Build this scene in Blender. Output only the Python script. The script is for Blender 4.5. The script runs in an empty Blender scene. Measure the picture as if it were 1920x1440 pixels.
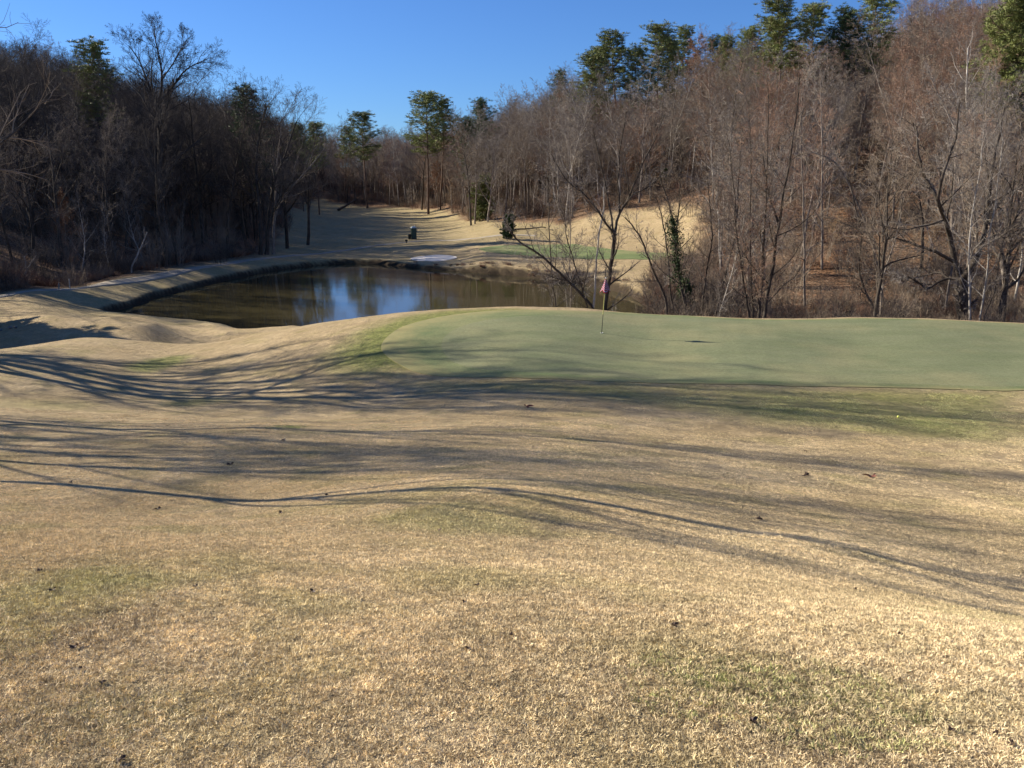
import bpy, math, random
import numpy as np
from mathutils import Vector

S = bpy.context.scene
COL = S.collection
R = math.radians
rnd = random.Random(11)
nrg = np.random.default_rng(5)
# ------------------------------------------------------------------ camera
EZ = 11.5                     # eye height over the pond surface
F = 1600.0
TH = math.atan(375 / F)       # camera pitched down
CT, ST = math.cos(TH), math.sin(TH)

def ratio(px, py):
    y = F * CT + (720 - py) * ST
    z = -F * ST + (720 - py) * CT
    return (px - 960) / y, z / y

def P(px, py, Y):
    a, b = ratio(px, py)
    return (a * Y, Y, EZ + b * Y)

cam = bpy.data.cameras.new('camera')
cam.sensor_width = 36
cam.lens = 36 * F / 1920
cam.clip_start = 0.1
cam.clip_end = 3000
co = bpy.data.objects.new('camera', cam)
COL.objects.link(co)
co.location = (0, 0, EZ)
co.rotation_euler = (R(90) - TH, 0, 0)
S.camera = co

# ------------------------------------------------------------------ light
SUN = Vector((-.835, .314, .451)).normalized()
EL = math.asin(SUN.z)
w = bpy.data.worlds.new('World')
S.world = w
w.use_nodes = True
nt = w.node_tree
nt.nodes.clear()
sky = nt.nodes.new('ShaderNodeTexSky')
sky.sky_type = 'NISHITA'
sky.sun_disc = False
sky.sun_elevation = EL
sky.sun_rotation = math.atan2(SUN.x, SUN.y)
sky.altitude = 200
sky.air_density = 1.0
sky.dust_density = 0.15
sky.ozone_density = 3.0
bg = nt.nodes.new('ShaderNodeBackground')
bg.inputs[1].default_value = 0.062
wo = nt.nodes.new('ShaderNodeOutputWorld')
tint = nt.nodes.new('ShaderNodeMix'); tint.data_type = 'RGBA'; tint.blend_type = 'MULTIPLY'
tint.inputs[0].default_value = 1; tint.inputs[7].default_value = (.42, .67, 1.10, 1)
nt.links.new(sky.outputs[0], tint.inputs[6])
nt.links.new(tint.outputs[2], bg.inputs[0])
nt.links.new(bg.outputs[0], wo.inputs[0])
ld = bpy.data.lights.new('sun', 'SUN')
ld.energy = 5.0
ld.angle = R(0.53)
ld.color = (1.0, 0.92, 0.78)
lo = bpy.data.objects.new('sun', ld)
COL.objects.link(lo)
lo.rotation_euler = SUN.to_track_quat('Z', 'Y').to_euler()
S.view_settings.view_transform = 'Standard'
S.view_settings.look = 'None'
S.view_settings.gamma = 1
S.view_settings.use_curve_mapping = False
S.view_settings.exposure = 1.03
S.cycles.max_bounces = 5
S.cycles.diffuse_bounces = 2
S.cycles.glossy_bounces = 2
S.cycles.transmission_bounces = 2

# ------------------------------------------------------------------ terrain
CP = [  # (px, py, Y) seen ground
 (0,1440,2.1),(500,1440,2.1),(960,1440,2.1),(1440,1440,2.1),(1920,1440,2.1),
 (0,1200,3.0),(960,1200,3.05),(1920,1200,3.3),
 (0,1000,6.0),(480,1000,6.1),(960,1000,6.3),(1440,1000,7.6),(1920,1000,9.0),
 (1600,1110,5.0),(1920,1160,5.0),
 (0,900,11.2),(480,900,11.0),(960,895,9.7),(1440,900,11.6),(1920,900,13.0),(0,905,10.8),(450,945,9.45),(900,920,8.37),(1100,945,7.96),(1500,1010,7.26),(1920,1110,6.5),(0,680,30),(230,725,28),(500,737,26),(1100,738,22.3),(1500,760,20.4),
 (0,800,17.5),(480,800,17.0),(960,800,16.6),(1440,800,17.8),(1920,800,18.3),
 (0,740,24.5),(300,740,26.9),(700,740,24.5),(1500,740,22.3),(1920,740,22.8),
 (0,700,28.3),(350,700,30.5),(700,700,26.6),(1000,700,25.3),(1500,705,25.0),(1920,705,25.2),
 (0,655,36.5),(300,655,37.5),(600,650,31.5),(850,650,29.6),(1200,650,29.6),(1600,650,29.8),(1920,650,29.8),
 (450,634,42.0),(300,644,43.5),(150,638,43.5),(600,606,39.0),(750,586,38.6),(850,579,38.8),(960,576.5,39.5),(1100,579,39.0),
 (1300,592,37.2),(1450,597,36.6),(1600,594.5,37.2),(1750,597,36.6),(1920,606,35.6),(2200,620,34.5),
 # second green, slope beyond it, fairway
 (760,497,121),(850,501,117),(800,484,125),(900,478,122),(1000,500,111),(1100,505,107),(1180,505,103),
 (900,462,132),(1000,462,131),(1100,466,127),(1200,470,121),(1230,482,115),
 (1000,484,118),(1100,486,115),(1180,487,113),
 (600,470,142),(680,462,148),(775,447,160),(880,440,158),(950,435,150),
 (1060,418,157),(1130,405,154),(1200,395,152),(1260,386,148),(1300,420,130),(1300,470,112),
 (600,440,172),(680,425,196),(600,405,240),(700,400,250),(800,405,235),(870,413,205),(560,388,300),(620,386,310),(700,390,300),
 (960,418,168),(900,412,185),
]
WP = [  # world points (x, y, z over pond)
 (0,0,9.9),(-4,0,9.9),(4,0,9.9),(0,-8,10.2),(-30,-20,10.5),(30,-20,10.5),(-12,5,8.9),(12,5,8.8),(0,-60,12),(-90,-40,12),(90,-40,12),
 (-18,15,6.9),(-26,32,5.0),(-36,27,6.2),(-45,45,4.0),(-70,40,6.5),(18,18,6.2),(30,30,5.6),(45,25,6.4),(70,30,8),
 # falling away behind the green
 (-10,46,3.9),(0,46,3.9),(8,45,3.9),(16,44,4.0),(26,42,4.2),(38,40,4.6),
 (-8,54,1.6),(2,54,1.5),(10,54,1.4),(20,53,1.3),(32,52,1.3),(46,50,1.6),
 (-16,52,2.0),(-20,58,0.6),
 (18,66,0.7),(28,66,0.8),(40,66,0.9),(55,64,1.4),(24,78,0.9),(34,78,1.4),(46,78,2.2),
 (26,92,2.6),(36,92,4.2),(48,92,5.6),(30,108,5.2),(42,108,7.2),(55,105,9),
 (48,130,11),(60,130,13),(80,125,16),(40,150,13),(70,160,21),(100,150,25),(34,175,14),(60,190,21),
 # mound and berm on the left
 (-26.5,60,2.35),(-33,60,2.4),(-20,60,1.2),(-21,52,.8),(-28,51,.9),(-35,50.5,1.3),(-42,60,2.2),(-34,67,1.1),(-27,66,.8),(-40,66,1.5),
 (-46,72,1.7),(-43.6,78,1.85),(-39.5,87,1.75),(-38,94,1.5),(-37,106,1.2),(-34,122,0.9),(-25,131,0.8),
 (-50,80,1.5),(-48,92,1.0),(-50,110,1.6),(-42,125,1.2),(-40,150,1.6),
 (-62,95,4),(-70,85,4.5),(-80,110,9),(-66,135,5),(-110,120,15),(-130,170,22),(-66,180,7),(-66,240,8),(-120,260,21),(-90,330,12),
 # woods behind
 (-60,345,8),(-30,340,9),(0,300,14),(-10,255,8.5),(-20,300,7),(6,215,8.5),(16,200,14),(38,190,17),(60,240,24),(0,400,16),(-150,400,20),
 (150,200,30),(180,100,26),(100,80,14),(120,40,12),(-160,80,14),(-200,200,26),(-400,200,34),(400,200,40),(0,700,24),(300,600,34),(-300,600,34),
 (300,-200,20),(-300,-200,20),(0,-400,20),(-500,-100,24),(500,-100,24),
]
def warp(x, y):
    r = np.hypot(x, y) + 1e-6
    k = np.log1p(r / 8.0) / r
    return x * k, y * k
cpts = np.array([P(*c) for c in CP] + WP, dtype=float)
cx, cy = warp(cpts[:, 0], cpts[:, 1])
def tk(d2):
    return 0.5 * d2 * np.log(d2 + 1e-12)
n = len(cx)
A = np.zeros((n + 3, n + 3))
A[:n, :n] = tk((cx[:, None] - cx[None]) ** 2 + (cy[:, None] - cy[None]) ** 2) + np.eye(n) * 2e-4
A[:n, n] = 1; A[:n, n + 1] = cx; A[:n, n + 2] = cy
A[n:, :n] = A[:n, n:].T
W = np.linalg.solve(A, np.concatenate([cpts[:, 2], np.zeros(3)]))

def poly_sd(x, y, poly):
    """signed distance to a closed polygon, negative inside"""
    x = np.asarray(x, float); y = np.asarray(y, float)
    d = np.full(x.shape, 1e18); ins = np.zeros(x.shape, bool)
    m = len(poly)
    for i in range(m):
        ax, ay = poly[i]; bx, by = poly[(i + 1) % m]
        ex, ey = bx - ax, by - ay
        t = np.clip(((x - ax) * ex + (y - ay) * ey) / (ex * ex + ey * ey + 1e-12), 0, 1)
        d = np.minimum(d, (x - ax - t * ex) ** 2 + (y - ay - t * ey) ** 2)
        if ay != by:
            c = ((ay > y) != (by > y)) & (x < (bx - ax) * (y - ay) / (by - ay) + ax)
            ins ^= c
    d = np.sqrt(d)
    return np.where(ins, -d, d)

def smooth_poly(pts, k=8):
    out = []
    m = len(pts)
    for i in range(m):
        p0, p1, p2, p3 = (np.array(pts[(i + j - 1) % m], float) for j in range(4))
        for s in range(k):
            t = s / k
            out.append(tuple(0.5 * ((2 * p1) + (-p0 + p2) * t + (2 * p0 - 5 * p1 + 4 * p2 - p3) * t * t + (-p0 + 3 * p1 - 3 * p2 + p3) * t ** 3)))
    return out

def wat(px, py):
    a, b = ratio(px, py)
    Y = EZ / -b
    return (a * Y, Y)
POND = smooth_poly([wat(205, 590), wat(260, 572), wat(300, 557), wat(400, 532), wat(520, 507), wat(620, 496), wat(700, 495), wat(780, 503),
                    wat(860, 509), wat(950, 516), wat(1020, 524), wat(1080, 532), wat(1150, 545), (12.6, 88), (12.6, 78), (11, 68), (6, 62),
                    (-4, 60.5), (-12, 61), (-19, 64), wat(430, 618), wat(350, 608), wat(270, 600)], 6)

def hnoise(x, y):
    return (0.5 * np.sin(x * .9 + 1.3 * np.sin(y * .7)) * np.sin(y * .8 + x * .25) + 0.3 * np.sin(x * 2.1 + y * 1.3) * np.sin(y * 1.9 - x * .6))

def H(x, y):
    x = np.atleast_1d(np.asarray(x, float)); y = np.atleast_1d(np.asarray(y, float))
    out = np.empty(x.shape)
    flat_x, flat_y, o = x.ravel(), y.ravel(), out.ravel()
    for s in range(0, flat_x.size, 20000):
        a, b = flat_x[s:s + 20000], flat_y[s:s + 20000]
        wx, wy = warp(a, b)
        k = tk((wx[:, None] - cx[None]) ** 2 + (wy[:, None] - cy[None]) ** 2)
        h = k @ W[:n] + W[n] + W[n + 1] * wx + W[n + 2] * wy
        r = np.hypot(a, b)
        far = np.clip((r - 60) / 100, 0, 1)
        h = h + far * 0.12 * hnoise(a, b)
        h = h + np.clip((r-3)/20,0,1)*0.012 * hnoise(a * 3.1, b * 3.1)
        sd = poly_sd(a, b, POND) + .22 * hnoise(a * 1.1, b * 1.1) + .12 * hnoise(a * 4.1, b * 4.3)
        near = np.clip(1 - sd / 14, 0, 1)
        hb = np.maximum(h, 0.42)                       # land stays above the water
        h = np.where(sd < 14, h * (1 - near) + hb * near, h)
        capl = np.clip((-16 - a) / 6, 0, 1) * np.clip((14 - sd) / 4, 0, 1)
        h = h * (1 - capl) + capl * np.minimum(h, .45 + np.maximum(sd, 0) * .19)
        t = np.clip((sd + 1.0) / 1.7, 0, 1)
        t = t * t * (3 - 2 * t)
        h = np.where(sd < 0.7, -0.9 * (1 - t) + h * t, h)
        o[s:s + 20000] = h
    return out

def h1(x, y):
    return float(H([x], [y])[0])

_YS = np.concatenate([np.arange(1.5, 30, .1), np.arange(30, 60, .25), np.arange(60, 420, .5)])
def G(px, py):
    a, _ = ratio(px, py); b = ratio(px, py)[1]
    z = EZ + b * _YS
    g = H(a * _YS, _YS)
    k = np.nonzero(z <= g)[0]
    i = int(k[0]) if len(k) else len(_YS) - 1
    Y = _YS[i]
    if i > 0:
        d0 = z[i - 1] - g[i - 1]; d1 = z[i] - g[i]
        if d0 > d1: Y = _YS[i - 1] + (_YS[i] - _YS[i - 1]) * min(1, d0 / (d0 - d1 + 1e-9))
    return (a * Y, Y, float(H([a * Y], [Y])[0]))
def G2(px, py):
    g = G(px, py)
    return (g[0], g[1])

# regions on the ground -------------------------------------------------------
def PW(px, py, Y):
    p = P(px, py, Y); return (p[0], p[1])
FOREST_R = [PW(620, 386, 320), PW(700, 390, 303), PW(760, 393, 285), PW(830, 402, 250), PW(870, 411, 213), PW(905, 414, 186), PW(960, 418, 168), PW(1060, 418, 158), PW(1130, 405, 156),
            PW(1200, 395, 154), PW(1260, 386, 150), PW(1330, 390, 138), PW(1318, 470, 112), PW(1290, 530, 97), (14.8, 90), (15.5, 78), (12.5, 67), (9, 60), (14, 55), (26, 52),
            (45, 50), (80, 46), (400, 30), (500, 700), (-75, 700), (-72, 335)]
FOREST_L = [PW(560, 386, 312), PW(548, 392, 250), PW(535, 420, 200), PW(520, 445, 168), PW(505, 480, 139), (-38, 131), (-41, 118), (-41.5, 106), (-42.5, 94), (-45, 86), (-49, 78), (-56, 72), (-70, 66), (-72, 50),
            (-46, 44), (-40, 30), (-60, 0), (-400, -20), (-500, 700), (-75, 700), (-72, 335)]
APRON = [G2(640, 700), G2(900, 712), G2(1300, 722), G2(1950, 726), G2(1950, 838), G2(1700, 822), G2(1450, 800), G2(1250, 765), G2(1050, 742), G2(800, 735)]
LEFTFR = [G2(655, 665), G2(700, 625), G2(770, 596), G2(860, 584), G2(960, 583), G2(960, 600), G2(800, 640), G2(760, 690), G2(690, 690)]
def ell(px, py, rx, ry, s):
    c = G2(px, py); a = G2(px + rx, py); b = G2(px, py - ry)
    return (c[0], c[1], abs(a[0] - c[0]) + .02, abs(b[1] - c[1]) + .02, s)
GREENS = [ell(300, 680, 45, 16, .8), ell(360, 755, 60, 10, .4), ell(1330, 1272, 70, 16, 1.0), ell(1560, 1310, 85, 20, .85), ell(1700, 1345, 55, 14, .8),
          ell(1430, 1355, 20, 6, .4), ell(1890, 1420, 30, 12, .5), ell(537, 802, 9, 4, 1.0), ell(120, 1110, 230, 55, .34), ell(20, 1200, 90, 40, .5),
          ell(640, 1260, 40, 14, .3), ell(920, 1110, 30, 8, .35), ell(850, 975, 200, 30, .34), ell(230, 1330, 200, 40, .28), ell(30, 990, 60, 12, .2),
          ell(750, 440, 60, 8, .2), ell(80, 760, 150, 14, .25), ell(520, 1130, 60, 12, .2), ell(960, 1335, 120, 20, .15), ell(1750, 1200, 120, 14, .15)]
BROWNS = [ell(190, 1175, 130, 30, .85), ell(1500, 1320, 330, 80, .55), ell(100, 1360, 260, 70, .5), ell(1100, 1130, 300, 40, .2), ell(900, 1230, 250, 60, .15),
          ell(1700, 960, 180, 20, .25), ell(1480, 860, 120, 14, .3)]

def smoothstep(a, b, v):
    t = np.clip((v - a) / (b - a), 0, 1)
    return t * t * (3 - 2 * t)

def masks(x, y):
    """r green turf, g leaf litter, b mud, a worn brown turf"""
    x = np.asarray(x, float); y = np.asarray(y, float)
    nz = hnoise(x * 1.7 + 3, y * 1.7) * .5 + hnoise(x * .35, y * .35 + 5) * .5
    r = np.zeros(x.shape)
    for (ex, ey, ax, ay, s) in GREENS:
        d = np.hypot((x - ex) / ax, (y - ey) / ay) + nz * .35
        r = np.maximum(r, s * (1 - smoothstep(.45, 1.15, d)))
    r = np.maximum(r, .74 * (1 - smoothstep(-1.3, .5, poly_sd(x, y, APRON) + nz * .8)) * (.75 + .5 * nz))
    r = np.maximum(r, .95 * (1 - smoothstep(-1.0, 1.3, poly_sd(x, y, LEFTFR) - .4 + nz * .8)))
    a = np.zeros(x.shape)
    for (ex, ey, ax, ay, s) in BROWNS:
        d = np.hypot((x - ex) / ax, (y - ey) / ay) + nz * .3
        a = np.maximum(a, s * (1 - smoothstep(.3, 1.2, d)))
    fr = np.minimum(poly_sd(x, y, FOREST_R), poly_sd(x, y, FOREST_L))
    g = 1 - smoothstep(-1.5, 2.5, fr + nz * 2.5)
    # berm turf along the left bank is washed out
    sd = poly_sd(x, y, POND)
    b = 1 - smoothstep(.35, 1.0, sd + nz * .5)
    fair = smoothstep(120, 150, y) * (x < 10) * (1 - g)
    r = np.maximum(r, .14 * fair * (1 + nz))
    berm = (1 - smoothstep(2, 9, sd)) * (x < -15) * (y > 66) * (1 - g)
    r = np.maximum(r, .14 * berm * (1 + nz))
    return r, g, b, a

# ------------------------------------------------------------------ helpers
def tag(o, label=None, cat=None, group=None, kind=None):
    if label: o['label'] = label
    if cat: o['category'] = cat
    if group: o['group'] = group
    if kind: o['kind'] = kind
    return o

def empty(name, loc, rz=0):
    o = bpy.data.objects.new(name, None)
    COL.objects.link(o)
    o.empty_display_size = .3
    o.location = loc
    o.rotation_euler = (0, 0, rz)
    return o

def mesh_np(name, V, Fq, mats, parent=None, smooth=True, midx=None, link=True):
    me = bpy.data.meshes.new(name)
    V = np.asarray(V, dtype=np.float32)
    Fq = np.asarray(Fq, dtype=np.int32)
    k = Fq.shape[1]
    me.vertices.add(len(V)); me.vertices.foreach_set('co', V.ravel())
    me.loops.add(Fq.size); me.loops.foreach_set('vertex_index', Fq.ravel())
    me.polygons.add(len(Fq))
    me.polygons.foreach_set('loop_start', np.arange(0, Fq.size, k, dtype=np.int32))
    me.polygons.foreach_set('use_smooth', np.full(len(Fq), smooth))
    for m in mats: me.materials.append(m)
    if midx is not None: me.polygons.foreach_set('material_index', np.asarray(midx, dtype=np.int32))
    me.update(calc_edges=True)
    if not link: return me
    return mobj(name, me, parent)

def mobj(name, me, parent=None):
    o = bpy.data.objects.new(name, me)
    COL.objects.link(o)
    if parent: o.parent = parent
    return o

# node material helper -----------------------------------------------------------
class NM:
    def __init__(s, name, rough=.8, spec=.3):
        s.m = bpy.data.materials.new(name); s.m.use_nodes = True
        s.t = s.m.node_tree; s.N = s.t.nodes; s.L = s.t.links
        s.b = s.N['Principled BSDF']
        s.b.inputs['Roughness'].default_value = rough
        s.b.inputs['Specular IOR Level'].default_value = spec
    def n(s, typ, **kw):
        x = s.N.new(typ)
        for k, v in kw.items(): setattr(x, k, v)
        return x
    def pos(s, sx=1, sy=1, sz=1, obj=False):
        if obj:
            o = s.n('ShaderNodeTexCoord').outputs['Object']
        else:
            o = s.n('ShaderNodeNewGeometry').outputs['Position']
        if (sx, sy, sz) == (1, 1, 1): return o
        m = s.n('ShaderNodeMapping'); m.inputs['Scale'].default_value = (sx, sy, sz)
        s.L.new(o, m.inputs['Vector']); return m.outputs[0]
    def noise(s, v, scale, detail=3, rough=.55, dist=0):
        x = s.n('ShaderNodeTexNoise')
        x.inputs['Scale'].default_value = scale; x.inputs['Detail'].default_value = detail
        x.inputs['Roughness'].default_value = rough; x.inputs['Distortion'].default_value = dist
        s.L.new(v, x.inputs['Vector']); return x.outputs['Fac']
    def ramp(s, f, stops):
        x = s.n('ShaderNodeValToRGB')
        e = x.color_ramp.elements
        while len(e) < len(stops): e.new(.5)
        for i, (p, c) in enumerate(stops):
            e[i].position = p; e[i].color = (*c, 1) if not isinstance(c, (int, float)) else (c, c, c, 1)
        s.L.new(f, x.inputs[0]); return x.outputs[0]
    def mix(s, f, a, b, mode='MIX'):
        x = s.n('ShaderNodeMix', data_type='RGBA', blend_type=mode)
        for sock, v in ((x.inputs[0], f), (x.inputs[6], a), (x.inputs[7], b)):
            if isinstance(v, (int, float)): sock.default_value = v if sock == x.inputs[0] else (v, v, v, 1)
            elif isinstance(v, tuple): sock.default_value = (*v, 1)
            else: s.L.new(v, sock)
        return x.outputs[2]
    def math(s, op, a, b=0., c=0.):
        x = s.n('ShaderNodeMath', operation=op)
        for i, v in enumerate((a, b, c)):
            if isinstance(v, (int, float)): x.inputs[i].default_value = v
            else: s.L.new(v, x.inputs[i])
        return x.outputs[0]
    def color(s, c):
        if isinstance(c, tuple): s.b.inputs['Base Color'].default_value = (*c, 1)
        else: s.L.new(c, s.b.inputs['Base Color'])
        return s
    def bump(s, h, st=.5, dist=.02):
        x = s.n('ShaderNodeBump'); x.inputs['Strength'].default_value = st; x.inputs['Distance'].default_value = dist
        s.L.new(h, x.inputs['Height']); s.L.new(x.outputs[0], s.b.inputs['Normal']); return s

STRAW = [(.25, (.135, .085, .040)), (.45, (.32, .225, .115)), (.62, (.50, .365, .20)), (.8, (.62, .48, .28))]

def turf_color(m, att_out_color, att_alpha, v):
    """turf colours driven by the region masks; used by the ground and by the grass tufts"""
    sep = m.n('ShaderNodeSeparateColor'); m.L.new(att_out_color, sep.inputs[0])
    big = m.noise(v, .35, 4, .6)
    mid = m.noise(v, 2.2, 4, .65)
    base = m.mix(m.ramp(big, [(.35, 0), (.65, 1)]), (.38, .280, .150), (.47, .355, .205))
    base = m.mix(m.math('MULTIPLY', m.ramp(mid, [(.40, 0), (.72, 1)]), .55), base, (.27, .205, .105))
    base = m.mix(m.math('MULTIPLY', m.ramp(m.noise(v, .9, 3), [(.52, 0), (.7, 1)]), .5), base, (.27, .225, .09))
    base = m.mix(att_alpha, base, (.19, .135, .078))
    gfine = m.noise(v, 6, 3, .6)
    gc = m.mix(gfine, (.10, .125, .035), (.30, .30, .085))
    gf = m.math('MULTIPLY', sep.outputs[0], m.ramp(m.noise(v, 11, 3, .7), [(.2, .5), (.6, 1.25)]))
    base = m.mix(m.math('MINIMUM', gf, 1.0), base, gc)
    return base, sep

# ground ------------------------------------------------------------------------
def ground_material():
    m = NM('ground_turf', .92, .12)
    v = m.pos()
    at = m.n('ShaderNodeAttribute', attribute_name='region')
    base, sep = turf_color(m, at.outputs['Color'], at.outputs['Alpha'], v)
    f1 = m.noise(v, 55, 4, .7)
    f2 = m.noise(v, 13, 4, .75)
    fine = m.math('MULTIPLY_ADD', m.ramp(f1, [(.25, .45), (.5, 1.0), (.75, 1.45)]), .55, m.math('MULTIPLY', m.math('MULTIPLY', m.ramp(f2, [(.3, .5), (.5, 1.0), (.7, 1.4)]), m.ramp(m.noise(v, 4.5, 5, .75), [(.3, .72), (.5, 1.0), (.7, 1.22)])), .45))
    base = m.mix(1.0, base, fine, 'MULTIPLY')
    base = m.mix(1.0, base, m.ramp(m.noise(v, 3.0, 6, .85), [(.3, .74), (.5, 1.0), (.7, 1.24)]), 'MULTIPLY')
    base = m.mix(m.math('MULTIPLY', m.ramp(m.noise(v, 1.6, 6, .8, .6), [(.55, 0), (.68, 1)]), .45), base, (.22, .17, .10))
    # leaf litter
    vo = m.n('ShaderNodeTexVoronoi'); vo.inputs['Scale'].default_value = 6.5; m.L.new(v, vo.inputs['Vector'])
    sp = m.n('ShaderNodeSeparateColor'); m.L.new(vo.outputs['Color'], sp.inputs[0])
    lit = m.ramp(sp.outputs[0], [(0, (.050, .036, .026)), (.35, (.110, .074, .047)), (.7, (.195, .116, .066)), (1, (.32, .225, .15))])
    lit = m.mix(m.ramp(m.noise(v, .12, 4, .6), [(.42, 0), (.62, 1)]), lit, m.mix(1.0, lit, (1.15, .95, .80), 'MULTIPLY'))
    lit = m.mix(m.math('MULTIPLY', m.ramp(m.noise(v, 1.1, 4, .7), [(.5, 0), (.72, 1)]), .7), lit, (.055, .038, .025))
    base = m.mix(sep.outputs[1], base, lit)
    mud = m.mix(m.noise(v, 9, 3, .7), (.018, .013, .008), (.075, .052, .03))
    base = m.mix(sep.outputs[2], base, mud)
    m.color(base)
    hh = m.math('ADD', m.math('MULTIPLY', f1, .5), m.math('ADD', f2, m.math('MULTIPLY', m.noise(v, 2.2, 3), 2.2)))
    m.bump(hh, 1.0, .06)
    return m.m

MG = ground_material()
rs = [0.35]
while rs[-1] < 900: rs.append(rs[-1] * (1.0045 if 58 < rs[-1] < 132 else 1.0125 if 20 < rs[-1] < 420 else 1.03))
rs = np.array(rs)
ang = np.concatenate([np.arange(-180, -60, 3.0), np.arange(-60, -36, .8), np.arange(-36, 36, .22), np.arange(36, 60, .8), np.arange(60, 180, 3.0)])
AA, RR = np.meshgrid(np.radians(ang), rs, indexing='xy')
gx = (RR * np.sin(AA)).ravel(); gy = (RR * np.cos(AA)).ravel()
gx = np.append(gx, 0.); gy = np.append(gy, 0.)
gz = H(gx, gy)
na, nr = len(ang), len(rs)
ii = np.arange(nr - 1)[:, None] * na
jj = np.arange(na)[None]
j2 = (jj + 1) % na
quads = np.stack([(ii + jj), (ii + j2), (ii + na + j2), (ii + na + jj)], -1).reshape(-1, 4)[:, ::-1]
cen = len(gx) - 1
tri = [(cen, j, (j + 1) % na, (j + 1) % na) for j in range(na)]
ground = mesh_np('ground', np.stack([gx, gy, gz], 1), quads, [MG])
tag(ground, kind='structure')
r_, g_, b_, a_ = masks(gx, gy)
ca = ground.data.color_attributes.new('region', 'FLOAT_COLOR', 'POINT')
ca.data.foreach_set('color', np.stack([r_, g_, b_, a_], 1).astype(np.float32).ravel())
# centre fan under the camera
fan = mesh_np('ground', np.stack([gx, gy, gz], 1)[list(range(na)) + [cen]], [(na, (j + 1) % na, j) for j in range(na)], [MG])
tag(fan, kind='structure')

# water ----------------------------------------------------------------------
mw = NM('pond_water', .045, .5)
v = mw.pos(1, 1, 1)
mw.color(mw.mix(mw.noise(v, .07, 3), (.046, .039, .018), (.070, .058, .027)))
mw.b.inputs['IOR'].default_value = 1.33
vr = mw.pos(.35, 1.6, 1)
mw.bump(mw.math('ADD', mw.noise(vr, 1.4, 3, .6), mw.math('MULTIPLY', mw.noise(mw.pos(.1, .35, 1), .6, 2), 2.0)), .05, .05)
pp = [(x, y) for x, y in POND]
pc = np.mean(np.array(pp), 0)
cx2 = np.array(pp); dirs = cx2 - pc
big = pc + dirs * (1 + 1.2 / np.linalg.norm(dirs, axis=1))[:, None]
V = [(x, y, 0) for x, y in big]
me = bpy.data.meshes.new('pond_water'); me.from_pydata(V, [], [tuple(range(len(V)))]); me.materials.append(mw.m)
o = mobj('pond_water', me); tag(o, kind='structure')
if me.polygons[0].normal.z < 0: me.flip_normals()

# sheets following the terrain ---------------------------------------------------------
def star_sheet(name, outline, off, mat, rings=40, npts=200, inner=None, kind='structure'):
    o_ = np.array(smooth_poly(outline, 10)); c = (np.array(inner).mean(0) if inner is not None else o_.mean(0))
    def resample(poly, m):
        p = np.vstack([poly, poly[:1]]); a = np.unwrap(np.arctan2(p[:, 1] - c[1], p[:, 0] - c[0]))
        r = np.hypot(p[:, 1] - c[1], p[:, 0] - c[0])
        if a[-1] < a[0]: a = a[::-1]; r = r[::-1]
        th = np.linspace(a[0], a[0] + 2 * np.pi, m, endpoint=False)
        th0 = (th - a[0]) % (2 * np.pi) + a[0]
        return th, np.interp(th0, a, r)
    th, ro = resample(o_, npts)
    if inner is not None:
        i_ = np.array(smooth_poly(inner, 10)); t2, ri0 = resample(i_, npts)
        ri = np.interp((th - t2[0]) % (2 * np.pi), (t2 - t2[0]), ri0, period=2 * np.pi)
    else: ri = np.zeros(npts) + 1e-3
    ts = np.linspace(0, .997, rings - 1); ts = np.append(ts, 1)
    rr = ri[None] + (ro - ri)[None] * ts[:, None]
    x = c[0] + rr * np.cos(th)[None]; y = c[1] + rr * np.sin(th)[None]
    z = H(x.ravel(), y.ravel()).reshape(x.shape) + off
    
    i = np.arange(rings - 1)[:, None] * npts; j = np.arange(npts)[None]; jn = (j + 1) % npts
    q = np.stack([i + j, i + npts + j, i + npts + jn, i + jn], -1).reshape(-1, 4)
    V = np.stack([x.ravel(), y.ravel(), z.ravel()], 1)
    top_ = V[(rings - 1) * npts:]; bot_ = top_.copy(); bot_[:, 2] -= off + .03     # thin turned-down edge with its own normals
    b0 = len(V); jj_ = np.arange(npts); jn_ = (jj_ + 1) % npts
    q = np.concatenate([q, np.stack([b0 + jj_, b0 + npts + jj_, b0 + npts + jn_, b0 + jn_], -1)])
    ob = mesh_np(name, np.concatenate([V, top_, bot_]), q, [mat])
    tag(ob, kind=kind); return ob

def green_mat(name, c1, c2, fscale=70):
    m = NM(name, .9, .15)
    v = m.pos()
    c = m.mix(m.ramp(m.noise(m.pos(.5, 1.6, 1), .7, 4, .6), [(.35, 0), (.65, 1)]), c1, c2)
    c = m.mix(m.math('MULTIPLY', m.ramp(m.noise(v, .25, 3), [(.45, 0), (.65, 1)]), .4), c, (.30, .26, .13))
    fn = m.noise(v, fscale, 3, .7)
    c = m.mix(1.0, c, m.ramp(fn, [(.3, .7), (.5, 1.), (.7, 1.25)]), 'MULTIPLY')
    c = m.mix(1.0, c, m.ramp(m.noise(v, 9, 5, .85), [(.3, .76), (.5, 1.), (.7, 1.22)]), 'MULTIPLY')
    m.color(c); m.bump(fn, .35, .01)
    return m.m
GREEN_IN = [G2(829, 655), G2(838, 628), G2(880, 608), G2(950, 596), G2(1070, 590.5), G2(1200, 592), G2(1320, 597.5), G2(1450, 602), G2(1600, 600), G2(1750, 602), G2(1930, 611), G2(2200, 640),
            G2(2250, 690), G2(1950, 724), G2(1700, 721), G2(1500, 717), G2(1300, 713), G2(1100, 705), G2(950, 697), G2(860, 684)]
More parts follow.
